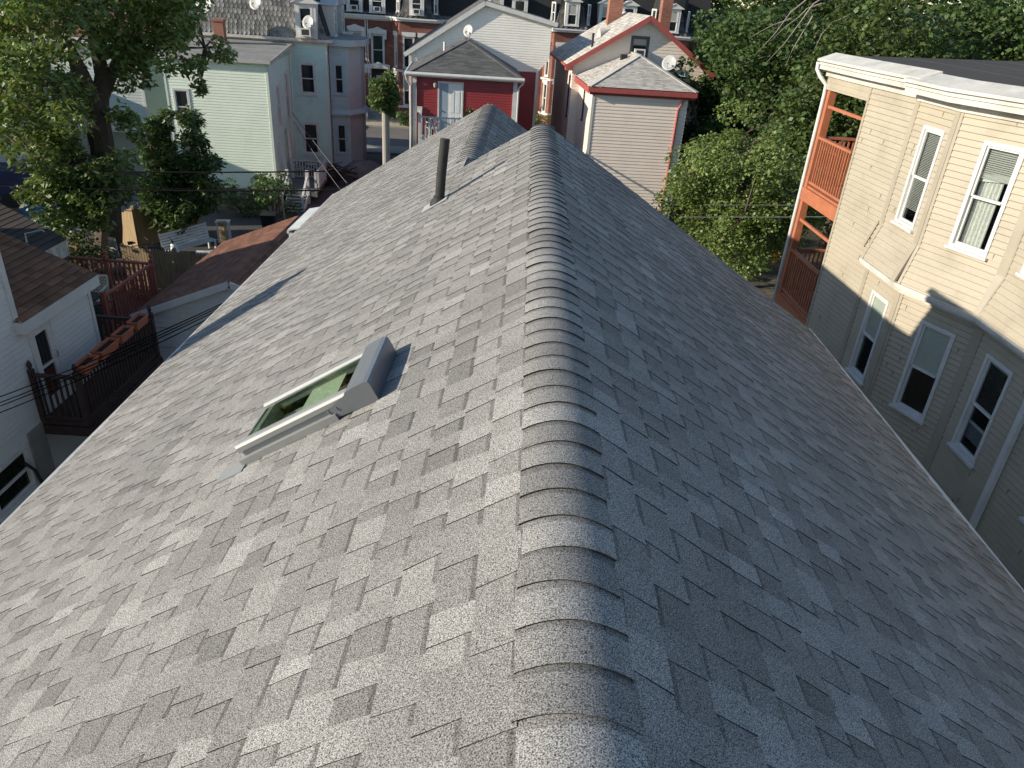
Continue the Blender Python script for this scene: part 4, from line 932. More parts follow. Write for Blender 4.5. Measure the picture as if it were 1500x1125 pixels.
# door: grey storm leaf folded back beside a white panelled door
mb = MB(); f.box(mb, dh[0], dh[0] + .07, -.04, .04, dh[2], dh[3]); f.box(mb, dh[1] - .07, dh[1], -.04, .04, dh[2], dh[3]); f.box(mb, dh[0] + .07, dh[1] - .07, -.04, .038, dh[3] - .08, dh[3]); dr_ = mb.build('door', M_WHT, rH)
mb = MB(); f.box(mb, 1.19, 1.60, -.02, .01, dh[2], dh[3] - .08); mb.build('storm_leaf', mat('blue_grey_panel', (.30, .36, .42), .4, .05), dr_)
mb = MB(); f.box(mb, 1.605, 2.23, -.01, .02, dh[2], dh[3] - .08)
for z0, z1 in ((.25, .85), (1.0, 1.95)):
    for u in (1.70, 1.96): f.box(mb, u, u + .18, .02, .032, dh[2] + z0, dh[2] + z1)
mb.build('leaf', mat('door_white', (.76, .76, .74), .4, .05), dr_)
mb = MB(); mb.tube([f.pt(1.27, .01, 4.85), f.pt(1.27, .06, 4.85)], .035, 8); mb.build('knob', mat('chrome', (.6, .6, .6), .25), dr_)
mb = MB(); mb.tube([f.pt(1.0, .02, 6.02), f.pt(1.0, .14, 6.0)], .03, 6); mb.tube([f.pt(1.0, .14, 6.08), f.pt(1.0, .14, 6.02), f.pt(1.0, .14, 5.86)], [.04, .09, .06], 10); mb.build('wall_lamp', M_DISH, rH)
mb = MB(); f.box(mb, .18, .42, .02, .09, 4.72, 4.98); mb.build('meter_box', M_WHT, rH)
c = onY(676, 54, 39.2); inv = (Matrix.Translation(rH.location) @ Matrix.Rotation(RZ, 4, 'Z')).inverted()
dish(rH, (hx + .05, 3.2, 8.12), .27, (-.55, -.8, .35), .52)
mb = MB(); mb.tube([(1.35, 2.4, 6.9), (1.35, 2.4, 7.62)], .07, 10); mb.build('vent_pipe', M_WHT, rH)
# rear deck
mb = MB(); mb.box(.3, 4.6, -1.5, -.04, 3.62, 3.74); mb.box(.3, 4.6, -1.52, -1.5, 3.45, 3.75); mb.build('deck_floor', M_GRYT, rH)
railing(rH, (.36, -1.44, 3.74), (4.6, -1.44, 3.74), 1.0, M_GRYT, .13, .045, post_w=.12, name='deck_railing', drop=3.7)
railing(rH, (.36, -.1, 3.74), (.36, -1.44, 3.74), 1.0, M_GRYT, .13, .045, posts=(True, False), name='deck_railing')
mb = MB(); mb.bar((4.62, -1.4, 4.75), (5.3, -2.2, 4.0), .09, .08); mb.build('stair_rail', M_WHT, rH)
mb = MB(); mb.box(2.45, 2.95, -.95, -.75, 4.5, 4.55); mb.box(2.45, 2.5, -.95, -.75, 3.74, 4.5); mb.box(2.9, 2.95, -.95, -.75, 3.74, 4.5); mb.build('plant_stand', mat('brown_wood', (.16, .08, .05), .7), rH)
M_WP = mat('white_plastic', (.7, .7, .68), .5)
R_W = Matrix.Translation(rH.location) @ Matrix.Rotation(RZ, 4, 'Z')
def rw(x, y, z): return tuple(R_W @ Vector((x, y, z)))
chair('plastic_chair', 'white plastic chair on the rear deck of the red house', 'chair', rw(.95, -.7, 3.745), RZ + R(200), M_WP, False)
t = thing('potted_plant', 'dark potted plant on a stand beside the white door', 'plant', rw(2.7, -.85, 4.55)); mb = MB(); mb.tube([(0, 0, 0), (0, 0, .2)], [.09, .13], 10); mb.build('pot', M_BLK, t)
g = np.random.default_rng(77); pp_ = g.normal(size=(120, 3)) * [.12, .12, .1] + [0, 0, .36]; leaves('foliage', pp_, .09, leaf_mat('pot_leaf', (.05, .10, .03)), t, np.repeat(g.uniform(.3, .9, 120)[:, None], 3, 1), seed=5)
# ------------------------------------------------------------------ pinkish house with hipped annex and salmon trim
rt = at_root(876, 130, 36); pH = thing('pink_house', 'pinkish beige house with salmon trim, pale hipped annex roof and gable window', 'house', rt, RZ)
mb = MB(); EZ = 6.4
f = Fr((0, 0), (1, 0), 1); siding(mb, f, 0, 4.44, 0, EZ - .12, .15, hm=True, lap=.022); siding(mb, Fr((4.44, 0), (0, 1), 1), 0, 4.5, 0, EZ - .12, .15)
fl = Fr((0, 0), (0, 1), -1); wl = (2.35, 2.72, 4.55, 6.0); siding(mb, fl, 0, 4.5, 0, EZ - .12, .15, [wl], hm=True)
fm = Fr((-.42, 4.5), (1, 0), 1); ww = (2.78, 3.72, 7.32, 8.38); ap = 3.57
siding(mb, fm, 0, 6.75, 0, 9.15, .15, [ww], hm=True, left=lambda z: max(0, (z - 6.95) / 2.2 * ap), right=lambda z: 6.75 - max(0, (z - 6.95) / 2.2 * (6.75 - ap)))
siding(mb, Fr((6.33, 4.5), (0, 1), 1), 0, 8, 0, 6.95, .15)
mb.build('siding', M_VINP, pH)
mb = MB(); fs = Fr((-.42, 4.5), (0, 1), -1); siding(mb, fs, 0, 7.6, 0, 6.95, .15, [(.5, .95, 4.3, 6.3)], hm=True); mb.build('side_siding', M_VINP, pH)
far_window(pH, fs, .5, .95, 4.3, 6.3, mat('dark_trim', (.06, .06, .07), .5), .06)
far_window(pH, fl, *wl, mat('dark_trim', (.06, .06, .07), .5), .06)
L0, L1, P1, P0 = (-.78, 4.15, 6.88), (-.78, 12.2, 6.88), (3.15, 12.2, 9.32), (3.15, 4.15, 9.32)
flat_shingles('roof', [L0, L1, P1, P0], M_LSH, pH, .2, 41, .008, .3, .6); flat_shingles('roof', [(6.72, 4.15, 6.88), (6.72, 12.2, 6.88), P1, P0], M_LSH, pH, .2, 42, .008, .3, .6)
mb = MB(); mb.bar((-.80, 4.14, 6.78), (3.15, 4.14, 9.22), .05, .22); mb.bar((6.74, 4.14, 6.78), (3.15, 4.14, 9.22), .05, .22); mb.box(6.5, 6.78, 4.12, 4.6, 6.62, 6.86); mb.box(-.84, -.5, 4.12, 4.55, 6.62, 6.84); mb.build('bargeboard', M_SALM, pH)
gutter(pH, [(-.84, 4.2, 6.84), (-.84, 12.2, 6.84)], M_SALM)
hip = (2.5, 2.7, 7.62); bk = (2.5, 4.49, 7.62); W0, W1 = (-.28, -.28, EZ), (4.72, -.28, EZ)
flat_shingles('annex_roof', [W0, W1, hip, hip], M_LSH, pH, .15, 43, .008, .2, .35)
flat_shingles('annex_roof', [(-.28, 4.49, EZ), W0, hip, bk], M_LSH, pH, .15, 44, .006, .25, .5); flat_shingles('annex_roof', [W1, (4.72, 4.49, EZ), bk, hip], M_LSH, pH, .15, 45, .008, .25, .5)
mb = MB()
for a, b in ((W0, hip), (W1, hip), (hip, bk)): mb.bar(Vector(a) + Vector((0, 0, .012)), Vector(b) + Vector((0, 0, .012)), .22, .025)
mb.build('hip_cap', M_LSH, pH, tone=True)
mb = MB(); mb.box(-.30, -.26, -.3, 4.5, EZ - .30, EZ - .03); mb.box(-.26, 4.74, -.30, -.26, EZ - .24, EZ - .03); mb.box(-.2, 4.7, -.22, -.02, EZ - .28, EZ - .25); mb.build('fascia', M_SALM, pH)
gutter(pH, [(-.2, -.08, EZ - .32), (4.72, -.08, EZ - .32)], M_SALM, .05, 'gutter')
mb = MB(); mb.tube([(4.2, -.1, EZ - .34), (4.1, -.08, EZ - .6), (4.02, -.06, EZ - .8), (3.98, -.06, 0)], .05, 8); mb.build('downspout', M_SALM, pH)
mb = MB(); mb.box(-.05, .07, -.035, .05, 0, EZ - .12); mb.build('corner_board', mat('cream_board', (.55, .51, .44), .5, .05), pH)
wn, q = far_window(pH, fm, *ww, mat('grey_frame', (.10, .095, .095), .5), .1, split=.62)
ac_unit(wn, fm, 2.98, 3.52, 7.42, 7.80)
mb = MB(); mb.tube([(.55, 5.2, 7.5), (.55, 5.2, 8.35)], .06, 10); mb.build('vent_pipe', M_BLK, pH)
mb = MB(); 
for k in range(8):
    a, b = math.pi * k / 8, math.pi * (k + 1) / 8; o1 = lambda t: Vector((1.2, 7.4 - .62 * math.cos(t), 8.12 + .34 * math.sin(t))); o2 = Vector((.6 + 1.2, 7.4, 8.5))
    mb.face([o1(a), o1(b), o2]); mb.face([Vector((1.2, 7.4, 8.05)), o1(b), o1(a)])
mb.build('roof_vent', M_LSH, pH, tone=True)
mb = MB(); mb.box(1.75, 2.05, 3.35, 3.65, 7.2, 7.56); mb.build('roof_vent', M_BLK, pH)
dish(pH, (3.75, 1.7, 7.42), .36, (-.5, -.75, .5), .5); dish(pH, (4.45, 1.75, 6.98), .30, (.1, -.4, .9), .35)
for (x0, x1, y, z1) in ((2.0, 2.75, 9.6, 10.9), (4.72, 5.28, 8.6, 10.9)):
    mb = MB(); mb.box(x0, x1, y, y + .6, 7.5, z1); mb.box(x0 - .06, x1 + .06, y - .06, y + .66, z1, z1 + .12); mb.build('chimney', brick_mat('far_brick', (.26, .085, .05), (.33, .12, .07)), pH)
# ------------------------------------------------------------------ mint house: rear ell, mansard main block, bay
rt = at_root(412, 275, 36.5); mH = thing('mint_house', 'mint green sided house with a grey scalloped mansard roof and white back porch', 'house', rt, RZ)
mb = MB()
f = Fr((-4.72, 0), (1, 0), 1); w2 = [(.30, 1.05, 3.4, 5.0), (.42, 1.05, 1.55, 2.45)]; siding(mb, f, 0, 4.72, .50, 6.30, .125, w2, hm=True); mb.build('siding', M_VINM, mH); mb = MB(); M_VINM2 = mat('mint_vinyl_bounce_offset', (.55, .755, .68), .5, .06, 1.0, .05, 12, dirt=.2)  # second mint copy is darker and greener, tinted to offset red bounced light
fs = Fr((0, 0), (0, 1), 1); ws = [(1.35, 1.95, 3.35, 5.2), (3.4, 4.1, 3.35, 5.6), (2.9, 3.8, .55, 2.6)]; siding(mb, fs, 0, 5.0, .5, 6.30, .125, ws, hm=True)
fm = Fr((-5.6, 5.0), (1, 0), 1); wm = [(6.0, 6.92, 4.40, 6.02), (5.98, 6.92, 1.28, 3.02)]; siding(mb, fm, 0, 7.52, .4, 7.0, .125, wm, hm=True)
siding(mb, Fr((1.92, 5), (0, 1), 1), 0, 8, .4, 7.0, .125)
mb.build('siding', M_VINM2, mH)
mb = MB(); mb.box(-4.74, .02, -.02, 5, 0, .5); mb.box(-5.6, 1.94, 4.98, 12, 0, .4); mb.build('foundation', mat('foundation_plaster', (.30, .30, .29), .9, .25, 1.5, dirt=.5), mH)
for fq, *q in ((f, 4.62, 4.735, .0, .028, .5, 6.3), (f, 0, .09, 0, .028, .5, 6.3), (fs, .03, .1, .0, .03, .5, 6.3), (fm, 7.42, 7.53, 0, .03, .4, 7.0)): mb = MB(); fq.box(mb, *q); mb.build('corner_board', mat('mint_board', (.66, .71, .63), .5, .05), mH)
for q in w2[:1]: far_window(mH, f, *q)
far_window(mH, f, *w2[1]); [far_window(mH, fs, *q) for q in ws[:2]]
for q in wm: far_window(mH, fm, *q, mat('mint_frame', (.62, .66, .62), .5), .12)
mb = MB(); fs.box(mb, 2.9, 3.8, -.03, .03, .55, 2.6); mb.build('door', M_WHT, mH)
M_EPDM = mat('grey_roof_sheet', (.24, .235, .22), .8, .12, 1, .1, 10, dirt=.3)
mb = MB(); mb.sweep([(-4.95, -.22, 6.36), (.22, -.22, 6.36), (.22, 4.9, 6.80), (-4.95, 4.9, 6.80)], (0, 0, .10)); mb.build('ell_roof', M_EPDM, mH)
mb = MB(); mb.bar((-4.95, -.24, 6.38), (.22, -.24, 6.38), .05, .16); mb.bar((.24, -.24, 6.38), (.24, 4.9, 6.82), .05, .16)
for k in range(3): y = 1.1 + k * 1.3; mb.bar((-4.9, y, 6.475 + y * .0862), (.2, y, 6.475 + y * .0862), .04, .02)
mb.build('roof_edge', mat('edge_metal', (.42, .42, .40), .5, .1, 3, dirt=.4), mH)
mb = MB(); mb.tube([(.2, 4.6, 6.7), (.1, 4.7, 6.4), (.06, 4.75, 6.2), (.06, 4.75, .5)], .045, 8); mb.build('downspout', mat('mint_board', (.60, .64, .58), .5, .05), mH)
mb = MB(); band(mb, [(-5.7, 5.0), (1.95, 5.0), (1.95, 12.8)], -.1, .32, 7.0, 7.13); band(mb, [(-5.7, 5.0), (1.95, 5.0), (1.95, 12.8)], -.1, .10, 6.86, 6.998); mb.build('cornice', M_COR, mH)
# mansard: scalloped courses, slightly concave
def mansard(name, root, path, z0, z1, inset, m, seed, ex=.22, w_=.22, bell=.35):
    g = random.Random(seed); mb = MB(); n = int((z1 - z0) / ex); P = [Vector((p[0], p[1])) for p in path]; nn = len(P)
    N_ = []
    for k in range(nn):
        ns = []
        if k > 0: d = (P[k] - P[k - 1]).normalized(); ns.append(Vector((d.y, -d.x)))
        if k < nn - 1: d = (P[k + 1] - P[k]).normalized(); ns.append(Vector((d.y, -d.x)))
        N_.append(ns[0] if len(ns) == 1 else (ns[0] + ns[1]) / (1 + ns[0].dot(ns[1])))
    prof = lambda t: -inset * (t ** bell if bell < 1 else t)
    for i in range(n):
        t0, t1 = i / n, (i + 1) / n; za, zb_ = z0 + (z1 - z0) * t0, z0 + (z1 - z0) * t1; oa, ob = prof(t0) + .025, prof(t1)
        for k in range(nn - 1):
            a0, a1 = P[k] + N_[k] * oa, P[k + 1] + N_[k + 1] * oa; b0, b1 = P[k] + N_[k] * ob, P[k + 1] + N_[k + 1] * ob
            L = (a1 - a0).length; u = -g.uniform(0, w_) if i % 2 else -w_ / 2
            while u < L:
                p, q = max(0, u / L), min(1, (u + w_) / L); u += w_
                if q - p < 1e-3: continue
                A, B2, C, D = a0.lerp(a1, p), a0.lerp(a1, q), b0.lerp(b1, q), b0.lerp(b1, p); M_ = a0.lerp(a1, (p + q) / 2); tn = g.uniform(.6, 1.45)
                dz = ex * .28
                mb.face([(A.x, A.y, za + dz), (M_.x, M_.y, za - dz * .2), (B2.x, B2.y, za + dz), (C.x, C.y, zb_ + dz), (D.x, D.y, zb_ + dz)], 0, [tn, tn, tn, tn * .7, tn * .7])
    return mb.build(name, m, root, tone=True)
mansard('mansard', mH, [(-5.7, 4.85), (2.0, 4.85), (2.0, 12.8)], 7.13, 10.6, 1.0, M_MSH, 51, bell=.8)
mb = MB(); mb.face([(-5.7, 5.0, 7.14), (2.0, 5.0, 7.14), (1.0, 5.95, 10.6), (-5.7, 5.95, 10.6)]); mb.face([(2.0, 5, 7.14), (2.0, 12.8, 7.14), (1.0, 12.8, 10.6), (1.0, 5.95, 10.6)]); mb.build('mansard_felt', M_DECK, mH)
def dormer(root, f, u0, u1, z0, z1, depth=1.2, m=None, ac=False, arch=False):
    m = m or M_WHT; mb = MB(); f.box(mb, u0 - .16, u0, -depth, .0, z0, z1); f.box(mb, u1, u1 + .16, -depth, .0, z0, z1); f.box(mb, u0, u1, -.1, -.002, z1 - .12, z1); f.box(mb, u0 - .2, u1 + .2, 0, .05, z0 - .06, z0)
    um = (u0 + u1) / 2; pk = .34
    mb.sweep([f.pt(u0 - .3, .12, z1), f.pt(u1 + .3, .12, z1), f.pt(um, .12, z1 + pk)], -f.n * (depth + .1))
    mb.bar(f.pt(u0 - .32, .12, z1 + .02), f.pt(um, .12, z1 + pk + .03), .1, .06); mb.bar(f.pt(u1 + .32, .12, z1 + .02), f.pt(um, .12, z1 + pk + .03), .1, .06)
    d = mb.build('dormer', m, root)
    wn, q = window(d, f, u0, u1, z0, z1 - .12, m, M_DG, cas=.07, proud=.01, sill=False)
    if ac: ac_unit(wn, f, um - .26, um + .26, z0 + .05, z0 + .42)
    return d
fd = Fr((-5.6, 4.62), (1, 0), 1); dormer(mH, fd, 6.25, 6.98, 7.22, 8.75, ac=True)
fd2 = Fr((2.2, 5), (0, 1), 1); dormer(mH, fd2, 1.4, 2.1, 7.22, 8.7)
dormer(mH, fd2, 4.2, 4.9, 7.22, 8.7)
for (u, v, r, Y) in ((375, 4, .34, 40.5), (452, 33, .32, 40.2), (300, 6, .48, 40.2)):
    p = tuple((Matrix.Translation(mH.location) @ Matrix.Rotation(RZ, 4, 'Z')).inverted() @ Vector(onY(u, v, Y))); dish(mH, p, r, (-.35, -.85, .38), .7, (0, .35, -1))
mb = MB(); mb.box(-3.22, -2.74, 3.3, 3.75, 6.6, 7.75); mb.box(-3.27, -2.69, 3.25, 3.8, 7.75, 7.84); ch = mb.build('chimney', brick_mat('far_brick'), mH)
mb = MB(); mb.box(-3.25, -2.71, 3.27, 3.78, 6.5, 6.86); mb.build('flashing', M_DISH, ch)
# corner bay, pinkish white, two storeys with a skirt roof between
M_BAY = mat('bay_white', (.37, .49, .50), .5, .08, 2, dirt=.2)
mb = MB(); fb_ = Fr((1.98, 5.35), (1, 0), 1); bw = [(.26, .68, 4.45, 6.0), (.26, .70, 1.35, 2.95)]
siding(mb, fb_, 0, .96, .35, 6.85, .125, bw, hm=True); fb2_ = Fr((2.94, 5.35), (.5, .87), 1); siding(mb, fb2_, 0, 1.1, .35, 6.85, .125); siding(mb, Fr((3.49, 6.3), (0, 1), 1), 0, 1.6, .35, 6.85, .125)
fb3 = Fr((3.49, 7.9), (-.5, .87), 1); siding(mb, fb3, 0, 1.8, .35, 6.85, .125); mb.build('bay', M_BAY, mH)
for q in bw: far_window(mH, fb_, q[0] - .06, q[1] + .06, q[2], q[3], M_BAY, .07, head=False)
mb = MB(); bp = [(1.98, 5.35), (2.94, 5.35), (3.49, 6.3), (3.49, 7.9), (2.6, 9.4)]; band(mb, bp, -.05, .22, 3.42, 3.5); band(mb, bp, -.05, .18, 3.5, 3.5, zi=3.75); mb.build('bay_skirt_roof', M_BAY, mH); mb = MB(); band(mb, bp, -.3, .32, 6.85, 7.15); mb.build('bay_cornice', M_BAY, mH)
mb = MB(); mb.prism([(1.9, 5.2), (3.05, 5.2), (3.75, 6.2), (3.75, 8.0), (2.0, 9.6)], 7.15, 7.2); mb.build('bay_roof', M_EPDM, mH)
# back porch and stairs
M_PW = mat('porch_white', (.60, .60, .58), .6, .15, 5, dirt=.5)
mb = MB(); mb.box(.04, 2.0, -.45, 2.6, .46, .56); mb.box(-.0, 2.02, -.5, -.45, .36, .58); mb.build('porch_floor', mat('porch_grey', (.16, .16, .16), .8, .2), mH)
railing(mH, (-.1, -.42, .56), (.55, -.42, .56), .9, M_PW, .14, .05, posts=(False, False), name='porch_railing'); railing(mH, (.2, 2.55, .56), (1.95, 2.55, .56), .9, M_PW, .14, .05, posts=(True, True), name='porch_railing'); railing(mH, (1.95, -.42, .56), (1.95, 2.55, .56), .9, M_PW, .14, .05, posts=(True, False), name='porch_railing')
for x in (.6, 1.56):
    mb = MB(); mb.box(x - .08, x + .08, -.52, -.36, 0, 1.62); mb.build('porch_post', M_PW, mH)
    mb = MB(); mb.bar((x, -.5, 1.3), (x, -1.9, .62), .10, .10); mb.bar((x, -.5, .35), (x, -1.9, -.1), .05, .28); mb.box(x - .06, x + .06, -1.95, -1.82, -.05, .75); mb.build('stair_rail', M_PW, mH)
for k in range(6): mb = MB(); mb.box(.66, 1.5, -.52 - k * .26 - .28, -.52 - k * .26, .42 - k * .085, .46 - k * .085); mb.build('step', mat('grey_step', (.30, .29, .27), .8, .2), mH)
mb = MB(); mb.bar((.25, 2.45, .56), (.12, 2.6, 3.0), .12, .12); mb.bar((.35, 1.2, .56), (.02, 1.0, 2.9), .05, .12); mb.bar((.55, .8, .56), (.03, .7, 2.6), .05, .1); mb.build('leaning_boards', M_PW, mH)
# heap of branches beside the porch
t = thing('brush_heap', 'heap of dark branches and scrap beyond the white back porch railing', 'heap', rw(0, 0, 0)); t.location = tuple(Matrix.Translation(mH.location) @ Matrix.Rotation(RZ, 4, 'Z') @ Vector((1.6, 3.6, 0)))
g = random.Random(5)
for k in range(46):
    mb = MB(); a = g.uniform(0, 6.28); l = g.uniform(.6, 1.4); z = g.uniform(.1, 1.1); c = Vector((g.gauss(0, .6), g.gauss(0, .35), z)); d = Vector((math.cos(a), math.sin(a) * .6, g.uniform(-.3, .3))) * l
    mb.tube([c - d, c + Vector((0, 0, .08)), c + d], [.03, .035, .015], 5); mb.build('branch', mat('dead_wood', (.06, .04, .03), .9, .3), t)
# ================================================================== brick row across the street
BR = thing('brick_row', 'long red brick row house across the street with mansard dormers and white window hoods', 'row house', at_root(550, 172, 64, 0), RZ)
M_BRK = brick_mat('row_brick', (.17, .055, .038), (.23, .080, .052), (.22, .15, .12)); M_STN = mat('white_stone', (.66, .65, .62), .6, .1, 2, dirt=.15); M_SLT = shingle_mat('dark_slate', (.10, .095, .09), 30., .3)
CZ = 7.35
f = Fr((-9, 0), (1, 0), 1)
holes = []
def add(x0, x1, z0, z1): holes.append((x0 + 9, x1 + 9, z0, z1))
WINS = [(-6.2, -5.2, 3.9, 6.3), (-3.9, -2.9, 3.9, 6.3), (-2.0, -.85, 3.95, 6.4), (-.2, .85, 3.95, 6.3)]
DOORS = [(-2.25, -.75, 1.0, 3.75), (-.35, 1.05, 1.0, 3.75)]
for off in (0, 12.3):
    pass
w_all = WINS + [(9.0, 10.0, 3.95, 6.3), (10.9, 11.9, 3.95, 6.3), (17.8, 18.8, 3.95, 6.3), (19.6, 20.6, 3.95, 6.3), (-6.2, -5.2, 1.0, 3.2), (9.0, 10.0, 1.0, 3.2), (17.8, 18.8, 1.0, 3.2), (22.5, 23.5, 3.95, 6.3)]
d_all = DOORS + [(10.7, 12.0, 1.0, 3.75), (19.4, 20.7, 1.0, 3.75)]
for q in w_all + d_all: add(*q)
mb = MB()
xs = sorted({0.0, 36.0} | {v for h in holes for v in h[:2]}); zs = sorted({0.0, CZ} | {v for h in holes for v in h[2:]})
for a, b in zip(xs, xs[1:]):
    for c, d in zip(zs, zs[1:]):
        if not any(h[0] <= (a + b) / 2 <= h[1] and h[2] <= (c + d) / 2 <= h[3] for h in holes): f.quad(mb, a, b, 0, c, d)
mb.face([(-9, 0, 0), (-9, 10, 0), (-9, 10, CZ), (-9, 0, CZ)]); mb.face([(27, 0, 0), (27, 10, 0), (27, 10, CZ), (27, 0, CZ)])
mb.build('wall', M_BRK, BR)
mb = MB(); mb.box(-8.9, 26.9, -.03, -.0005, CZ - .97, CZ - .43)
for k in range(70): x = -8.8 + k * .5; mb.box(x, x + .2, -.09, -.001, CZ - .72, CZ - .45)
for k in range(70): x = -8.8 + k * .5; mb.box(x + .1, x + .3, -.05, -.001, CZ - .95, CZ - .75)
mb.build('brick_corbels', M_BRK, BR)
def hood(x0, x1, z):
    mb = MB(); xm = (x0 + x1) / 2
    mb.box(x0 - .18, x0 + .02, -.16, .0, z - .38, z + .2); mb.box(x1 - .02, x1 + .18, -.16, .0, z - .38, z + .2)
    pts = [(x0 - .2, -.2, z), (x1 + .2, -.2, z), (x1 + .2, -.2, z + .28), (xm + .35, -.2, z + .36), (xm, -.2, z + .5), (xm - .35, -.2, z + .36), (x0 - .2, -.2, z + .28)]
    mb.sweep(pts, (0, .2, 0)); return mb.build('window_hood', M_STN, BR)
for (x0, x1, z0, z1) in w_all:
    far_window(BR, f, x0 + 9, x1 + 9, z0, z1, M_WHT, .12); hood(x0, x1, z1)
for i, (x0, x1, z0, z1) in enumerate(d_all):
    hood(x0, x1, z1)
    if i % 2 == 0:
        mb = MB(); f.box(mb, x0 + 9, x0 + 9.1, -.3, -.2, z0, z1); f.box(mb, x1 + 8.9, x1 + 9, -.3, -.2, z0, z1); f.box(mb, x0 + 9.1, x1 + 8.9, -.3, -.2, z1 - .35, z1); f.box(mb, (x0 + x1) / 2 + 8.96, (x0 + x1) / 2 + 9.04, -.3, -.2, z0, z1 - .35); f.box(mb, x0 + 9.1, x1 + 8.9, -.3, -.22, z0, z0 + .85); d_ = mb.build('door', M_WHT, BR)
        mb = MB(); f.quad(mb, x0 + 9.1, x1 + 8.9, -.25, z0 + .85, z1 - .35); mb.build('pane', M_DG, d_)
    else:
        mb = MB(); f.box(mb, x0 + 9.45, x1 + 8.95, -.5, -.42, z0, z1 - .55); d_ = mb.build('door', M_WHT, BR)
        mb = MB(); f.box(mb, x0 + 9.62, x1 + 8.78, -.42, -.412, z0 + .75, z1 - .8); mb.build('pane', M_DG, d_)
        mb = MB(); f.quad(mb, x0 + 9.0, x0 + 9.45, -.46, z0, z1); f.quad(mb, x0 + 9.0, x1 + 9.0, -.52, z0, z1); mb.build('vestibule', mat('vestibule_dark', (.05, .045, .04), .8), BR)
    mb = MB(); n = 6; m_ = mat('step_stone', (.30, .29, .28), .8, .15, 3)
    for k in range(n): mb.box(x0 - .02, x1 + .02, -.3 - k * .3 - .3, -.3 - k * .3, 0, z0 - k * (z0 / n))
    mb.box(x0 - .02, x1 + .02, -.3, .5, 0, z0 + .001); mb.build('stoop', m_ if i % 2 else mat('step_dark', (.11, .105, .10), .8, .2), BR)
    mb = MB(); mb.box(x0 - .22, x0 - .02, -2.0, 0, 0, z0 * .62); mb.box(x1 + .02, x1 + .2, -2.0, 0, 0, z0 * .62); mb.build('stoop_cheek', M_STN, BR)
    mb = MB(); mb.bar((x0, -.3, z0 + .9), (x0, -2.0, .95), .04, .04)
    for k in range(5): y = -.3 - k * .42; zt = z0 + .9 - k * .42 * (z0 / 1.75); mb.bar((x0, y, zt), (x0, y, zt - .9), .025, .025)
    mb.build('handrail', M_BLK, BR)
mb = MB(); band(mb, [(-9, 0), (27, 0)], -.1, .28, CZ, CZ + .16); band(mb, [(-9, 0), (27, 0)], -.1, .38, CZ + .16, CZ + .26); band(mb, [(-9, 0), (27, 0)], -.02, .06, CZ - .12, CZ - .002); mb.build('cornice', M_STN, BR)
for x in (-.62, -.46, 12.55, 21.2):
    mb = MB(); mb.tube([(x, -.3, CZ), (x, -.08, CZ - .3), (x, -.08, 4.4), (x + .18, -.08, 3.9), (x + .18, -.08, .9)], .045, 6); mb.build('downspout', M_STN, BR)
def curved_mansard(path, z0, z1, inset, seed): return mansard('mansard', BR, path, z0, z1, inset, M_SLT, seed, ex=.3, w_=.4, bell=.45)
curved_mansard([(-9, -.05), (27, -.05)], CZ + .26, 10.9, 1.3, 61)
mb = MB(); mb.face([(-9, 0.1, CZ + .2), (27, .1, CZ + .2), (27, 1.3, 10.85), (-9, 1.3, 10.85)]); mb.box(-9, 27, 1.2, 12, 10.7, 10.95); mb.build('roof', M_DECK, BR)
fd = Fr((-9, -.22), (1, 0), 1)
for x in (-6.1, -3.8, -1.85, -.1, 9.1, 11.0, 17.9, 19.7): dormer(BR, fd, x + 9, x + 9.9, CZ + .45, 9.5, 1.4, M_STN, ac=(x in (-1.85, -.1, 11.0)))
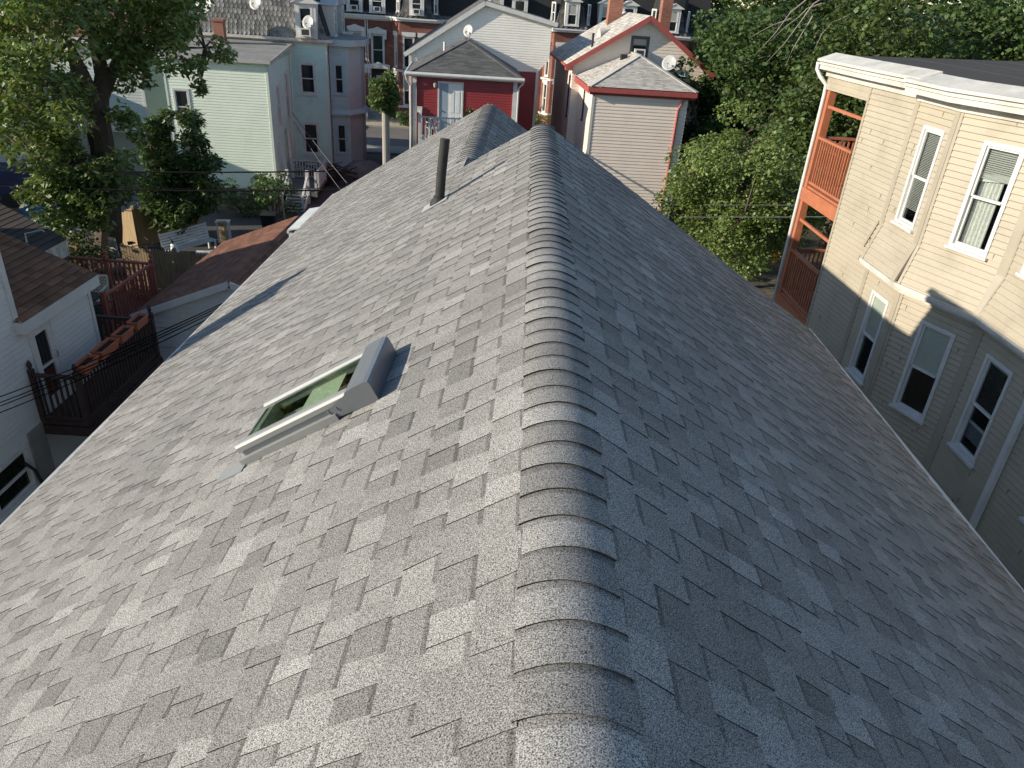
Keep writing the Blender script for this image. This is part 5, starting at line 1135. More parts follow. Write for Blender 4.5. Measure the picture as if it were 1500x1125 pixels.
# projecting bays with concave tower roofs
def bay(x0, x1, dep=1.25, ch=.62):
    p = [(x0, 0), (x0 + ch, -dep), (x1 - ch, -dep), (x1, 0)]
    for k in range(3):
        a, b = p[k], p[k + 1]; L = length(a, b); fr = Fr(a, (b[0] - a[0], b[1] - a[1]), 1)
        w_ = L * (.42 if k != 1 else .40); us = [(L / 2 - w_ / 2, L / 2 + w_ / 2)] if k != 1 else [(L * .1, L * .44), (L * .56, L * .9)]
        hs_ = [(a_, b_, z0, z1) for a_, b_ in us for z0, z1 in ((1.2, 3.5), (4.0, 6.3))]
        mb = MB(); xs = sorted({0, L} | {v for h in hs_ for v in h[:2]}); zs = sorted({0, CZ} | {v for h in hs_ for v in h[2:]})
        for u0, u1 in zip(xs, xs[1:]):
            for c, d in zip(zs, zs[1:]):
                if not any(h[0] <= (u0 + u1) / 2 <= h[1] and h[2] <= (c + d) / 2 <= h[3] for h in hs_): fr.quad(mb, u0, u1, 0, c, d)
        mb.build('bay_wall', M_BRK, BR)
        for h in hs_:
            far_window(BR, fr, *h, M_WHT, .1); mb = MB(); fr.box(mb, h[0] - .08, h[1] + .08, 0, .1, h[3], h[3] + .3); mb.build('window_hood', M_STN, BR)
    mb = MB()
    for z in (1.05, 3.72): band(mb, p, 0, .1, z, z + .16); mb.build('string_course', M_STN, BR); mb = MB()
    band(mb, p, -.1, .26, CZ, CZ + .15); band(mb, p, -.1, .36, CZ + .15, CZ + .25); mb.build('bay_cornice', M_STN, BR)
    curved_mansard([(x0 + .0, -.02), (x0 + ch, -dep), (x1 - ch, -dep), (x1, -.02)], CZ + .26, 10.9, .85, int(x0 * 7) + 90)
    mb = MB(); q = [(x0 + .55, 0), (x0 + ch + .35, -dep + .6), (x1 - ch - .35, -dep + .6), (x1 - .55, 0)]; mb.prism([(x0 + .2, .1), (x0 + ch, -dep + .2), (x1 - ch, -dep + .2), (x1 - .2, .1)], CZ, CZ + .3); mb.prism(q, CZ + .3, 10.85); mb.build('bay_roof', M_DECK, BR)
    for k in (0, 1, 2):
        a, b = p[k], p[k + 1]; L = length(a, b); fr = Fr((a[0], a[1]), (b[0] - a[0], b[1] - a[1]), 1)
        if k == 1: dormer(BR, fr, L / 2 - .4, L / 2 + .4, CZ + .5, 9.5, .9, M_STN, ac=x0 < 5)
        else: far_window(BR, Fr((a[0] - fr.n.x * .2, a[1] - fr.n.y * .2), (b[0] - a[0], b[1] - a[1]), 1), L / 2 - .28, L / 2 + .28, CZ + .6, 9.4, M_STN, .07)
bay(1.5, 5.4); bay(13.6, 17.4); bay(21.6, 25.4)
# street, kerbs, pavements (turned with the row)
def ground_sheet(name, rects, z, m, thick=None):
    o = thing; mb = MB()
    Mx = Matrix.Translation(BR.location) @ Matrix.Rotation(RZ, 4, 'Z')
    for (x0, x1, y0, y1) in rects:
        if thick:
            mb.hexa([tuple(Mx @ Vector((x, y, zz))) for zz in (-.2, z) for x, y in ((x0, y0), (x1, y0), (x1, y1), (x0, y1))])
        else: mb.face([tuple(Mx @ Vector((x, y, z))) for x, y in ((x0, y0), (x1, y0), (x1, y1), (x0, y1))])
    ob = mb.build(name, m); tag(ob, kind='structure'); return ob
ground_sheet('street', [(-150, 150, -12.6, -4.9)], .012, mat('asphalt', (.16, .15, .14), .9, .15, .4, .15, 12, dirt=.3))
ground_sheet('pavement', [(-150, 150, -4.75, 0)], .13, mat('concrete_walk', (.42, .36, .25), .9, .12, .6, .1, 8, dirt=.3), True)
ground_sheet('kerb', [(-150, 150, -4.9, -4.752)], .125, mat('granite_kerb', (.34, .32, .29), .8, .15, 3), True)
ground_sheet('near_pavement', [(-150, 150, -15, -12.75)], .12, mat('concrete_walk2', (.28, .27, .25), .9, .15, .6, .1, 8, dirt=.4), True)
ground_sheet('near_kerb', [(-150, 150, -12.748, -12.6)], .115, mat('granite_kerb', (.34, .32, .29), .8, .15, 3), True)
# parked car, mostly hidden by the bay of the mint house
def car(name, label, loc, rz, col):
    t = thing(name, label, 'car', loc, rz); paint = mat('car_paint_' + name + str(round(loc[0])), col, .25, .03, spec=.6)
    L, W_ = 4.5, 1.78; xs = [-2.25, -2.1, -1.5, -.9, -.2, .7, 1.25, 2.05, 2.25]; lo = [.42, .3, .28, .26, .26, .26, .27, .3, .42]; hi = [.72, .85, .92, .94, .93, .93, .90, .76, .6]; wd = [.62, .78, .87, .89, .89, .89, .88, .80, .62]
    mb = MB()
    ring = lambda i: [(xs[i], -wd[i], lo[i]), (xs[i], -wd[i] * 1.0, (lo[i] + hi[i]) / 2), (xs[i], -wd[i] * .93, hi[i]), (xs[i], wd[i] * .93, hi[i]), (xs[i], wd[i], (lo[i] + hi[i]) / 2), (xs[i], wd[i], lo[i])]
    for i in range(len(xs) - 1):
        a, b = ring(i), ring(i + 1)
        for k in range(6): j = (k + 1) % 6; mb.face([a[k], a[j], b[j], b[k]])
    mb.face(ring(0)); mb.face(ring(len(xs) - 1)[::-1]); mb.build('body', paint, t, smooth=True)
    mb = MB(); R0 = [(-1.75, .78, .90), (-1.05, .62, 1.38), (.25, .60, 1.42), (1.15, .76, .90)]
    for i in range(3):
        (x0, w0, z0), (x1, w1, z1) = R0[i], R0[i + 1]; mb.face([(x0, -w0, z0), (x1, -w1, z1), (x1, w1, z1), (x0, w0, z0)])
    for s_ in (-1, 1): mb.face([(x, s_ * w, z) for x, w, z in R0])
    mb.build('cabin_glass', M_DG, t)
    mb = MB(); mb.face([(-1.05, -.63, 1.395), (.25, -.61, 1.435), (.25, .61, 1.435), (-1.05, .63, 1.395)]); mb.build('roof', paint, t)
    for x in (-1.38, 1.38):
        for s_ in (-1, 1): mb = MB(); mb.tube([(x, s_ * .70, .32), (x, s_ * .90, .32)], .32, 16); wl_ = mb.build('wheel', M_BLK, t); mb = MB(); mb.tube([(x, s_ * .895, .32), (x, s_ * .91, .32)], .2, 12); mb.build('hubcap', M_DISH, wl_)
    for s_ in (-1, 1): mb = MB(); mb.box(2.1, 2.2, s_ * .6 - .14, s_ * .6 + .14, .6, .72); mb.build('headlight', M_DISH, t); mb = MB(); mb.box(-2.22, -2.12, s_ * .6 - .14, s_ * .6 + .14, .68, .82); mb.build('tail_light', mat('tail_red', (.3, .01, .01), .3), t)
    return t
Mx = Matrix.Translation(BR.location) @ Matrix.Rotation(RZ, 4, 'Z')
car('parked_car', 'black parked car at the kerb in front of the brick row', tuple(Mx @ Vector((-4.15, -5.95, .012))), RZ, (.012, .012, .014))
# ================================================================== ground and yards
mb = MB(); n = 70
# one sheet to the horizon, fine near the houses, gently uneven
xs = [-900, -300, -120, -60] + [-40 + i for i in range(0, 81, 2)] + [60, 120, 300, 900]; ys = [-900, -300, -60, -20] + [0 + i for i in range(0, 49, 2)] + [50, 80, 140, 300, 900]
g = np.random.default_rng(3); hz = {}
for i, x in enumerate(xs):
    for j, y in enumerate(ys): hz[i, j] = G0 - .03 + (float(g.uniform(-.03, .03)) if -38 < x < 38 and 2 < y < 46 else 0)
for i in range(len(xs) - 1):
    for j in range(len(ys) - 1): mb.face([(xs[i], ys[j], hz[i, j]), (xs[i + 1], ys[j], hz[i + 1, j]), (xs[i + 1], ys[j + 1], hz[i + 1, j + 1]), (xs[i], ys[j + 1], hz[i, j + 1])])
m_, t_, b_ = nodes('yard_earth'); L_ = t_.links.new
tc = N(t_, 'ShaderNodeTexCoord'); n1 = N(t_, 'ShaderNodeTexNoise'); n1.inputs['Scale'].default_value = .22; n1.inputs['Detail'].default_value = 9; n1.inputs['Roughness'].default_value = .65; L_(tc.outputs['Object'], n1.inputs['Vector'])
cr = N(t_, 'ShaderNodeValToRGB'); cr.color_ramp.elements[0].position = .35; cr.color_ramp.elements[0].color = (.030, .040, .018, 1); cr.color_ramp.elements[1].position = .62; cr.color_ramp.elements[1].color = (.115, .095, .070, 1); e = cr.color_ramp.elements.new(.5); e.color = (.062, .055, .038, 1); L_(n1.outputs[0], cr.inputs[0])
n2 = N(t_, 'ShaderNodeTexNoise'); n2.inputs['Scale'].default_value = 7; n2.inputs['Detail'].default_value = 6; L_(tc.outputs['Object'], n2.inputs['Vector'])
mr = N(t_, 'ShaderNodeMapRange'); mr.inputs[1].default_value = .3; mr.inputs[2].default_value = .7; mr.inputs[3].default_value = .55; mr.inputs[4].default_value = 1.45; L_(n2.outputs[0], mr.inputs[0])
vm = N(t_, 'ShaderNodeVectorMath', operation='SCALE'); L_(cr.outputs[0], vm.inputs[0]); L_(mr.outputs[0], vm.inputs['Scale']); L_(vm.outputs[0], b_.inputs['Base Color']); b_.inputs['Roughness'].default_value = .95
bp = N(t_, 'ShaderNodeBump'); bp.inputs['Strength'].default_value = .6; bp.inputs['Distance'].default_value = .05; L_(n2.outputs[0], bp.inputs['Height']); L_(bp.outputs[0], b_.inputs['Normal'])
o = mb.build('ground', m_); tag(o, kind='structure')
def sheet(name, poly, z, m): mb = MB(); mb.prism(poly, G0 - .2, z); o = mb.build(name, m); tag(o, kind='structure'); return o
sheet('patio', [(-15.4, 25.2), (-9.6, 24.6), (-8.6, 33), (-14.6, 34)], G0 + .02, mat('dark_paving', (.075, .072, .07), .85, .2, .8, .15, 6, dirt=.4))
sheet('driveway', [(-10.6, 33.5), (-8.4, 33.2), (-6.4, 36), (-7.5, 54), (-10.2, 54)], G0 + .01, mat('drive_asphalt', (.11, .105, .10), .9, .2, .5, .15, 8, dirt=.3))
sheet('side_path', [(-26, 30.5), (-15.6, 29.5), (-15.4, 35), (-26, 36)], G0 + .015, mat('old_concrete', (.16, .16, .155), .9, .2, .6, .15, 6, dirt=.4))
# ------------------------------------------------------------------ pale house behind the big tree
rt = onY(238, 300, 39.5); wp = thing('pale_house', 'pale sided house with a brown roof half hidden behind the big left tree', 'house', (rt[0], rt[1], G0), RZ)
f = Fr((-13, 0), (1, 0), 1); hs_ = [(9.2, 10.1, 3.2, 5.0), (6.2, 7.1, 3.2, 5.0), (3.2, 4.1, 3.2, 5.0), (9.6, 10.4, .4, 2.4), (3.0, 4.0, 1.0, 2.6)]
mb = MB(); siding(mb, f, 0, 13, .2, 6.6, .14, hs_, hm=True); siding(mb, Fr((0, 0), (.55, .83), 1), 0, 2.4, .2, 6.6, .14); siding(mb, Fr((1.3, 2.0), (0, 1), 1), 0, 6, .2, 6.6, .14); mb.build('siding', mat('pale_vinyl', (.52, .57, .53), .5, .06, 1.0, .05, 12, dirt=.2), wp)
for q in hs_: far_window(wp, f, *q)
mb = MB(); f.box(mb, 12.9, 13.03, -.05, .05, .2, 6.6); f.box(mb, 8.4, 8.5, 0, .05, .2, 6.6); mb.build('corner_board', M_WHT, wp)
flat_shingles('roof', [(-13.4, -.4, 6.6), (1.6, -.4, 6.6), (1.6, 5, 8.9), (-13.4, 5, 8.9)], M_BRS, wp, .2, 71, .012, .4, .8)
flat_shingles('roof', [(-13.4, 10.4, 6.6), (1.6, 10.4, 6.6), (1.6, 5, 8.9), (-13.4, 5, 8.9)], M_BRS, wp, .2, 72, .012, .4, .8)
mb = MB(); mb.bar((-13.4, -.42, 6.52), (1.62, -.42, 6.52), .05, .22); mb.bar((1.62, -.42, 6.52), (1.62, 5, 8.82), .05, .2); mb.build('fascia', M_WHT, wp)
mb = MB(); fx = Fr((-5.4, -11), (0, 1), 1); siding(mb, fx, 0, 11, .2, 5.2, .14); siding(mb, Fr((-13, -11), (1, 0), 1), 0, 7.6, .2, 5.2, .14); mb.prism([(-13.2, -11.2), (-5.2, -11.2), (-5.2, .1), (-13.2, .1)], 5.2, 5.4); mb.build('added_shade_wing', M_WSD, wp)  # unseen flat-topped wing, added to shade the lower mint house front
mb = MB(); mb.box(-3.5, .2, -1.6, 0, 2.5, 2.62); mb.box(-3.5, -3.4, -1.6, -1.5, 0, 2.5); mb.box(.1, .2, -1.6, -1.5, 0, 2.5); mb.build('porch', M_PW, wp)
# ------------------------------------------------------------------ fences
M_FEN = mat('weathered_picket', (.26, .19, .115), .85, .3, 3, .2, 30, stretch=(6, 6, .6)); M_FEN2 = mat('tan_board_fence', (.34, .24, .13), .8, .2, 3, .15, 30, stretch=(6, 6, .6))
def picket_fence(name, label, a, b, h, m, w_=.085, gap=.012, point=True, rails=True, h2=None, posts=3, group=None):
    t = thing(name, label, 'fence', ((a[0] + b[0]) / 2, (a[1] + b[1]) / 2, G0), 0, group); begin(t)
    L = length(a, b); fr = Fr(a, (b[0] - a[0], b[1] - a[1]), 1); mb = MB(); u = 0; g = random.Random(int(L * 100)); h2 = h2 or h
    while u < L:
        hh = h + (h2 - h) * u / L + g.uniform(-.03, .03); q = u + w_
        pts = [fr.pt(u, 0, G0 + .03), fr.pt(q, 0, G0 + .03), fr.pt(q, 0, G0 + hh - (.06 if point else 0))] + ([fr.pt((u + q) / 2, 0, G0 + hh)] if point else []) + [fr.pt(u, 0, G0 + hh - (.06 if point else 0))]
        mb.sweep(pts, fr.n * .02); u = q + gap * g.uniform(.5, 1.5)
    mb.build('pickets', m, t)
    if rails:
        for k, zf_ in enumerate((.22, .55, .84)): mb = MB(); mb.bar(fr.pt(0, -.03, G0 + h * zf_), fr.pt(L, -.03, G0 + h2 * zf_), .05, .08); mb.build('rail', m, t)
    for k in range(posts):
        u = L * k / max(1, posts - 1); mb = MB(); q = fr.pt(u, -.07, 0); mb.box(q.x - .05, q.x + .05, q.y - .05, q.y + .05, G0, G0 + h + (h2 - h) * u / L + .06); mb.build('post', m, t)
    begin(None); return t
picket_fence('picket_fence', 'weathered picket fence between the red deck and the paved yard', (-13.6, 24.1), (-9.9, 23.9), 1.42, M_FEN, posts=3)
picket_fence('picket_fence', 'short weathered picket fence left of the big tree trunk', (-17.6, 24.4), (-15.2, 24.2), 1.35, M_FEN, posts=2)
picket_fence('board_fence', 'tan board fence panel with a sloping top beside the big tree trunk', (-16.2, 28.4), (-15.05, 27.9), 1.1, M_FEN2, .14, .003, False, False, 1.65, 2)
picket_fence('board_fence', 'level tan board fence panel running back behind the leafy sapling', (-15.0, 27.95), (-13.6, 30.6), 1.6, M_FEN2, .14, .003, False, False, None, 2)
# ------------------------------------------------------------------ things in the paved yard
def bench(t):
    pass
t = thing('slatted_bench', 'long white slatted bench in the paved yard behind the fence', 'bench', (-12.9, 27.6, G0), R(62))
mb = MB()
for k in range(4): mb.box(-1.1, 1.1, -.05 - k * .11, .04 - k * .11, .42, .45)
mb.build('seat', M_PW, t); mb = MB()
for k in range(6): mb.bar((-1.1, .08 + .015 * k, .47 + k * .105), (1.1, .08 + .015 * k, .47 + k * .105), .02, .085)
for x in (-1.05, 0, 1.05): mb.bar((x, .09, .4), (x, .19, 1.08), .05, .03, up=(0, 1, 0))
mb.build('backrest', M_PW, t)
for x in (-1.0, 1.0):
    for y in (-.36, .02): mb = MB(); mb.box(x - .03, x + .03, y - .03, y + .03, 0, .42); mb.build('leg', M_PW, t)
def table(name, label, loc, rz, w_, d_, h, m, cat='table'):
    t = thing(name, label, cat, loc, rz); mb = MB(); mb.box(-w_ / 2, w_ / 2, -d_ / 2, d_ / 2, h - .04, h); mb.build('tabletop', m, t)
    for x in (-w_ / 2 + .06, w_ / 2 - .06):
        for y in (-d_ / 2 + .06, d_ / 2 - .06): mb = MB(); mb.box(x - .025, x + .025, y - .025, y + .025, 0, h - .04); mb.build('leg', m, t)
    return t
table('garden_table', 'grey topped square garden table beside the white slatted bench', (-12.6, 25.35, G0 + .02), R(12), .85, .8, .72, mat('grey_table', (.36, .38, .40), .4, .15, 4))
table('low_table', 'small low white plastic table right of the slatted bench', (-11.95, 26.85, G0 + .02), R(15), .62, .42, .42, M_WP)
table('side_table', 'tall thin white side table standing behind the low white table', (-12.15, 29.4, G0 + .02), R(10), .55, .4, .9, M_WP)
t = thing('patterned_mat', 'grey and white patterned mat lying on the paved yard', 'mat', (-11.35, 25.6, G0 + .022)); mb = MB(); mb.box(-.62, .62, -1.0, 1.0, 0, .012); t2 = mb.build('mat_cloth', mat('mat_pattern', (.22, .21, .21), .9, .75, 3.2, .5, 9), t)
t = thing('wooden_post', 'pale streaked wooden post standing in the paved yard', 'post', (-10.95, 26.4, G0)); mb = MB(); mb.box(-.11, .11, -.11, .11, 0, 1.75); mb.box(-.13, .13, -.13, .13, 1.75, 1.8); mb.build('shaft', M_FEN, t)
t = thing('wheelie_bin', 'black lidded bin by the shrubs at the back of the paved yard', 'bin', (-10.6, 30.5, G0 + .02), R(8)); mb = MB(); mb.hexa([(-.24, -.26, .08), (.24, -.26, .08), (.24, .26, .08), (-.24, .26, .08), (-.29, -.32, .95), (.29, -.32, .95), (.29, .32, .95), (-.29, .32, .95)]); mb.build('body', M_BLK, t); mb = MB(); mb.box(-.31, .31, -.35, .34, .955, 1.02); mb.build('lid', M_BLK, t)
for x in (-.2, .2): mb = MB(); mb.tube([(x - .03, .3, .09), (x + .03, .3, .09)], .09, 12); mb.build('wheel', M_BLK, t)
t = thing('garden_stake', 'pale bamboo stake leaning among the shrubs near the porch stairs', 'stake', (-10.1, 31.1, G0)); mb = MB(); mb.tube([(0, 0, 0), (-.12, .1, 1.9)], [.035, .03], 7); mb.build('cane', mat('bamboo', (.42, .32, .16), .6, .15, 8), t)
def bicycle(label, loc, rz, col):
    t = thing('bicycle', label, 'bicycle', loc, rz, 'bicycles behind the picket fence'); m = mat('bike_paint', col, .4)
    for x in (-.52, .52):
        mb = MB(); c = [(x + .34 * math.cos(a), 0, .35 + .34 * math.sin(a)) for a in [2 * math.pi * k / 24 for k in range(25)]]; mb.tube(c, .018, 6, cap=False); w_ = mb.build('wheel', M_BLK, t)
        mb = MB()
        for k in range(8): a = math.pi * k / 8; mb.tube([(x + .33 * math.cos(a), 0, .35 + .33 * math.sin(a)), (x - .33 * math.cos(a), 0, .35 - .33 * math.sin(a))], .003, 3)
        mb.build('spokes', M_DISH, w_)
    mb = MB(); a, b, c, d, e = (-.52, 0, .35), (-.1, 0, .32), (-.2, 0, .82), (.38, 0, .85), (.52, 0, .35)
    for p, q in ((a, b), (a, c), (b, c), (c, d), (b, d), (d, e)): mb.tube([p, q], .016, 6)
    mb.build('frame', m, t); mb = MB(); mb.tube([(.38, 0, .85), (.35, 0, 1.0)], .014, 6); mb.tube([(.30, -.28, 1.02), (.36, 0, 1.0), (.30, .28, 1.02)], .013, 6); mb.build('handlebar', M_BLK, t)
    mb = MB(); mb.tube([(-.2, 0, .82), (-.22, 0, .93)], .014, 6); mb.tube([(-.34, 0, .95), (-.2, 0, .96), (-.08, 0, .94)], [.07, .06, .02], 8); mb.build('saddle', M_BLK, t)
bicycle('dark bicycle leaning by the tan board fence', (-13.95, 25.9, G0 + .01), R(35), (.03, .03, .035))
bicycle('dark bicycle parked on the concrete behind the big tree trunk', (-16.7, 32.4, G0 + .02), R(20), (.06, .02, .02))
t = thing('motor_scooter', 'white and black scooter parked between the bicycle and the grey table', 'scooter', (-13.2, 26.1, G0 + .02), R(40))
for x in (-.55, .55): mb = MB(); mb.tube([(x, -.05, .22), (x, .05, .22)], .22, 16); mb.build('wheel', M_BLK, t)
mb = MB(); mb.tube([(-.72, 0, .62), (-.5, 0, .7), (-.1, 0, .72), (.05, 0, .60)], [.06, .15, .14, .08], 10); mb.build('seat', M_BLK, t)
mb = MB(); mb.tube([(-.8, 0, .45), (-.5, 0, .5), (-.1, 0, .42), (.05, 0, .3), (.35, 0, .28), (.45, 0, .5), (.42, 0, .8)], [.06, .17, .16, .13, .13, .16, .10], 10); mb.build('body', M_WP, t, smooth=True)
mb = MB(); mb.tube([(.52, 0, .25), (.42, 0, .8), (.38, 0, .98)], .03, 6); mb.tube([(.36, -.3, 1.0), (.38, 0, .98), (.36, .3, 1.0)], .018, 6); mb.build('handlebar', M_BLK, t)
t = thing('wind_chime', 'white patterned cloth hanging on the big tree trunk', 'cloth', tuple(onY(166, 362, 25.2))); mb = MB(); mb.hexa([(-.16, -.02, -.32), (.16, -.02, -.36), (.16, .02, -.36), (-.16, .02, -.32), (-.14, -.02, .35), (.12, -.02, .35), (.12, .02, .35), (-.14, .02, .35)]); mb.build('cloth', mat('cloth_pattern', (.5, .48, .45), .9, .8, 9, .3, 30), t); mb = MB(); mb.tube([(-.12, 0, .35), (0, 0, .62), (.1, 0, .35)], .008, 5); mb.build('cord', M_BLK, t)
t = thing('covered_trailer', 'dark blue covered trailer parked at the far left edge behind the old shed', 'trailer', tuple(onZ(-6, 296, G0)), R(12)); mb = MB(); mb.prism([(-2.0, -.9), (2.0, -.9), (2.0, .9), (-2.0, .9)], .5, 1.6); mb.build('cover', mat('blue_tarp', (.02, .035, .10), .5, .2, 3, bump=.5, bscale=5), t)
for x in (-1.0, 1.0):
    for y in (-.92, .92): mb = MB(); mb.tube([(x, y - .08, .32), (x, y + .08, .32)], .32, 14); mb.build('wheel', M_BLK, t)
t = thing('blue_crate', 'small blue plastic crate half hidden by leaves left of the big tree', 'crate', tuple(onZ(54, 312, G0))); mb = MB(); mb.box(-.45, .45, -.3, .3, .02, .5); mb.box(-.5, .5, -.35, .35, .42, .52); mb.build('tub', mat('blue_plastic', (.03, .14, .32), .5, .1), t)
# right yard
t = thing('orange_bucket', 'orange bucket standing on the bare earth of the right yard', 'bucket', tuple(onZ(1133, 383, G0))); mb = MB(); mb.tube([(0, 0, 0), (0, 0, .42)], [.17, .21], 16, cap=False); mb.tube([(0, 0, .01), (0, 0, .03)], .17, 16); mb.tube([(0, 0, .40), (0, 0, .44)], [.225, .225], 16, cap=False); mb.build('pail', mat('orange_plastic', (.52, .16, .02), .5, .1), t); mb = MB(); mb.tube([(-.2, 0, .4), (-.22, -.1, .3), (0, -.24, .2), (.22, -.1, .3), (.2, 0, .4)], .008, 5); mb.build('handle', M_BLK, t)
t = thing('white_sheet', 'pale sheet hanging over a rail under the small tree in the right yard', 'sheet', tuple(onZ(1100, 372, G0)), R(10)); mb = MB()
for k in range(10): a, b = -.9 + k * .18, -.9 + (k + 1) * .18; oa, ob = .05 * math.sin(k * 1.3), .05 * math.sin((k + 1) * 1.3); mb.face([(a, oa, .5), (b, ob, .5), (b, ob * .4, 1.35), (a, oa * .4, 1.35)]); mb.face([(a, oa * .4, 1.35), (b, ob * .4, 1.35), (b, .2 + ob, .7), (a, .2 + oa, .7)])
mb.build('cloth', mat('sheet_white', (.55, .55, .53), .8, .1), t)
mb = MB(); mb.tube([(-1.0, .05, 1.33), (1.0, .05, 1.33)], .03, 6); mb.build('rail', M_DRK, t)
for x in (-.95, .95): mb = MB(); mb.tube([(x, .05, 0), (x, .05, 1.36)], .04, 6); mb.build('leg', M_DRK, t)
# utility pole wrapped in a clipped ivy ball beside the red house
pb = onY(566, 236, 33.5); t = thing('ivy_pole', 'grey wooden pole topped with a round ball of ivy left of the red house', 'pole', (pb[0], pb[1], G0))
mb = MB(); mb.tube([(0, 0, 0), (0, 0, 5.9)], [.19, .155], 12); mb.build('shaft', mat('pole_wood', (.34, .31, .27), .85, .15, 4, .2, 30, stretch=(8, 8, .5)), t)
g = np.random.default_rng(8); p = g.normal(size=(5200, 3)); p /= np.linalg.norm(p, axis=1)[:, None]; p *= (g.uniform(.55, 1.0, 5200)[:, None] ** .5) * np.array([.60, .60, .80]); p *= (1 + .16 * np.sin(p[:, :1] * 7 + p[:, 1:2] * 6) + .12 * np.sin(p[:, 2:] * 9 + p[:, :1] * 5)); p += [0, 0, 5.72]
leaves('ivy', p, .075, leaf_mat('ivy_leaf', (.12, .165, .05)), t, np.repeat(g.uniform(.55, 1.3, 5200)[:, None], 3, 1), seed=9)
# tarp mound and dark bin near the mint house corner
t = thing('tarp_mound', 'rounded grey tarpaulin mound on the drive left of our far roof end', 'tarp', tuple(onZ(534, 262, G0))); mb = MB(); n_ = 18
prev = None
for i in range(7):
    a = i / 6; r_ = 1.25 * math.cos(a * 1.5) ** .6; z = 1.0 * math.sin(a * 1.5); rg = [(r_ * math.cos(2 * math.pi * k / n_) * (1 + .09 * math.sin(k * 2.3)), r_ * .8 * math.sin(2 * math.pi * k / n_) * (1 + .09 * math.sin(k * 3.1)), z) for k in range(n_)]
    if prev: [mb.face([prev[k], prev[(k + 1) % n_], rg[(k + 1) % n_], rg[k]]) for k in range(n_)]
    prev = rg
mb.face(prev); mb.build('cover', mat('grey_tarp', (.19, .18, .17), .7, .25, 2, .2, 9, bump=.5, bscale=4), t, smooth=True)
# ------------------------------------------------------------------ overhead cables
M_CAB = mat('cable_black', (.007, .007, .007), .95, spec=.05); M_CABG = mat('cable_grey', (.12, .12, .12), .8)
def cable(label, a, b, sag=.25, r=.014, m=None, group=None):
    a, b = Vector(a), Vector(b); o_ = Vector(((a.x + b.x) / 2, (a.y + b.y) / 2, (a.z + b.z) / 2)); mb = MB(); mb.tube([a.lerp(b, t / 16) - Vector((0, 0, sag * (1 - (2 * t / 16 - 1) ** 2))) - o_ for t in range(17)], r, 5)
    c = mb.build('overhead_cable', m or M_CAB); c.location = o_; tag(c, label, 'cable', group or 'overhead cables'); return c
cable('thick black cable crossing in front of the mint house, upper of the pair', onY(-60, 243, 27), onX(476, 251, -5.2), .10, .022)
cable('thick black cable crossing above the paved yard, lower of the pair', onY(-60, 270, 25), onX(514, 278, -4.6), .10, .024)
cable('thin wire between the two thick black cables', onY(-60, 262, 26), onX(505, 275, -4.8), .16, .008)
for k, (v0, v1, lb) in enumerate(((592, 437, 'topmost of the four cables from our eave to the white house'), (601, 444, 'second highest cable from our eave to the white house'), (606, 452, 'third highest cable from our eave to the white house'), (616, 462, 'lowest of the four cables from our eave to the white house'))):
    cable(lb, onX(-30, v0, XW + .03), onX(346 - k * 9, v1 - 2, -4.05), .06, .009, M_CAB)
cable('pale service wire sloping past the back porch of the mint house, upper', onY(428, 165, 40.5), onY(535, 300, 30), .1, .018, M_CABG); cable('pale service wire sloping past the back porch of the mint house, lower', onY(430, 178, 40.5), onY(520, 305, 30), .15, .016, M_CABG)
cable('grey wire behind the porches of the beige house, higher', onY(1030, 300, 26), onY(1330, 299, 24), .02, .012, M_CABG); cable('grey wire behind the porches of the beige house, lower', onY(1000, 318, 26), onY(1330, 316, 24), .02, .016, M_CABG)
# ================================================================== trees and shrubs
def clump_points(g, centers, radii, per, flat=.75):
    out = []; tn = []
    for (c, r) in zip(centers, radii):
        n = max(4, int(per * r ** 1.6)); d = g.normal(size=(n, 3)); d /= np.linalg.norm(d, axis=1)[:, None]
        rr = r * g.uniform(.45, 1.0, n)[:, None] ** .55; p = np.array(c) + d * rr * np.array([1, 1, flat])
        p[:, 2] -= (rr[:, 0] ** 2) * .18; out.append(p)
        tn.append(np.full(n, g.uniform(.72, 1.28)) * g.uniform(.8, 1.2, n))
    return np.concatenate(out), np.concatenate(tn)
def tree(name, label, base, trunk, limbs, centers, radii, per, leaf, m, seed, group='trees around the yards', bark=None, aspect=1.5, tint=(1, 1, 1), droop=.6, cat='tree', twig=.5):
    t = thing(name, label, cat, base, 0, group); g = np.random.default_rng(seed); B = np.array(base); rr = random.Random(seed)
    mb = MB()
    for path, rad in ([trunk] + limbs): mb.tube([Vector(np.array(p) - B) for p in path], rad, 10)
    ends = [np.array(p[-1]) for p, r in [trunk] + limbs] + [np.array(p[len(p) // 2]) for p, r in [trunk] + limbs]
    for c in centers:
        if rr.random() > twig: continue
        e = min(ends, key=lambda q: np.linalg.norm(q - c)); mid = (e + np.array(c)) / 2 + np.array([rr.uniform(-.2, .2), rr.uniform(-.2, .2), rr.uniform(.0, .35)])
        mb.tube([Vector(e - B), Vector(mid - B), Vector(np.array(c) - B)], [.05, .032, .010], 5, cap=False)
    mb.build('trunk', bark or M_BARK, t, smooth=False)
    p, tn = clump_points(g, centers, radii, per); tones = np.stack([tn * tint[0] * g.uniform(.9, 1.15, len(tn)), tn * tint[1], tn * tint[2]], 1)
    leaves('crown', (p - B).astype(np.float32), leaf, m, t, tones.astype(np.float32), droop=droop, aspect=aspect, seed=seed)
    return t
M_BARK = mat('bark', (.085, .065, .048), .95, .3, 5, .3, 30, stretch=(5, 5, .7), bump=.8, bscale=18)
M_LF1 = leaf_mat('leaf_dark', (.078, .128, .040)); M_LF2 = leaf_mat('leaf_mid', (.165, .220, .070)); M_LF3 = leaf_mat('leaf_light', (.165, .225, .066))
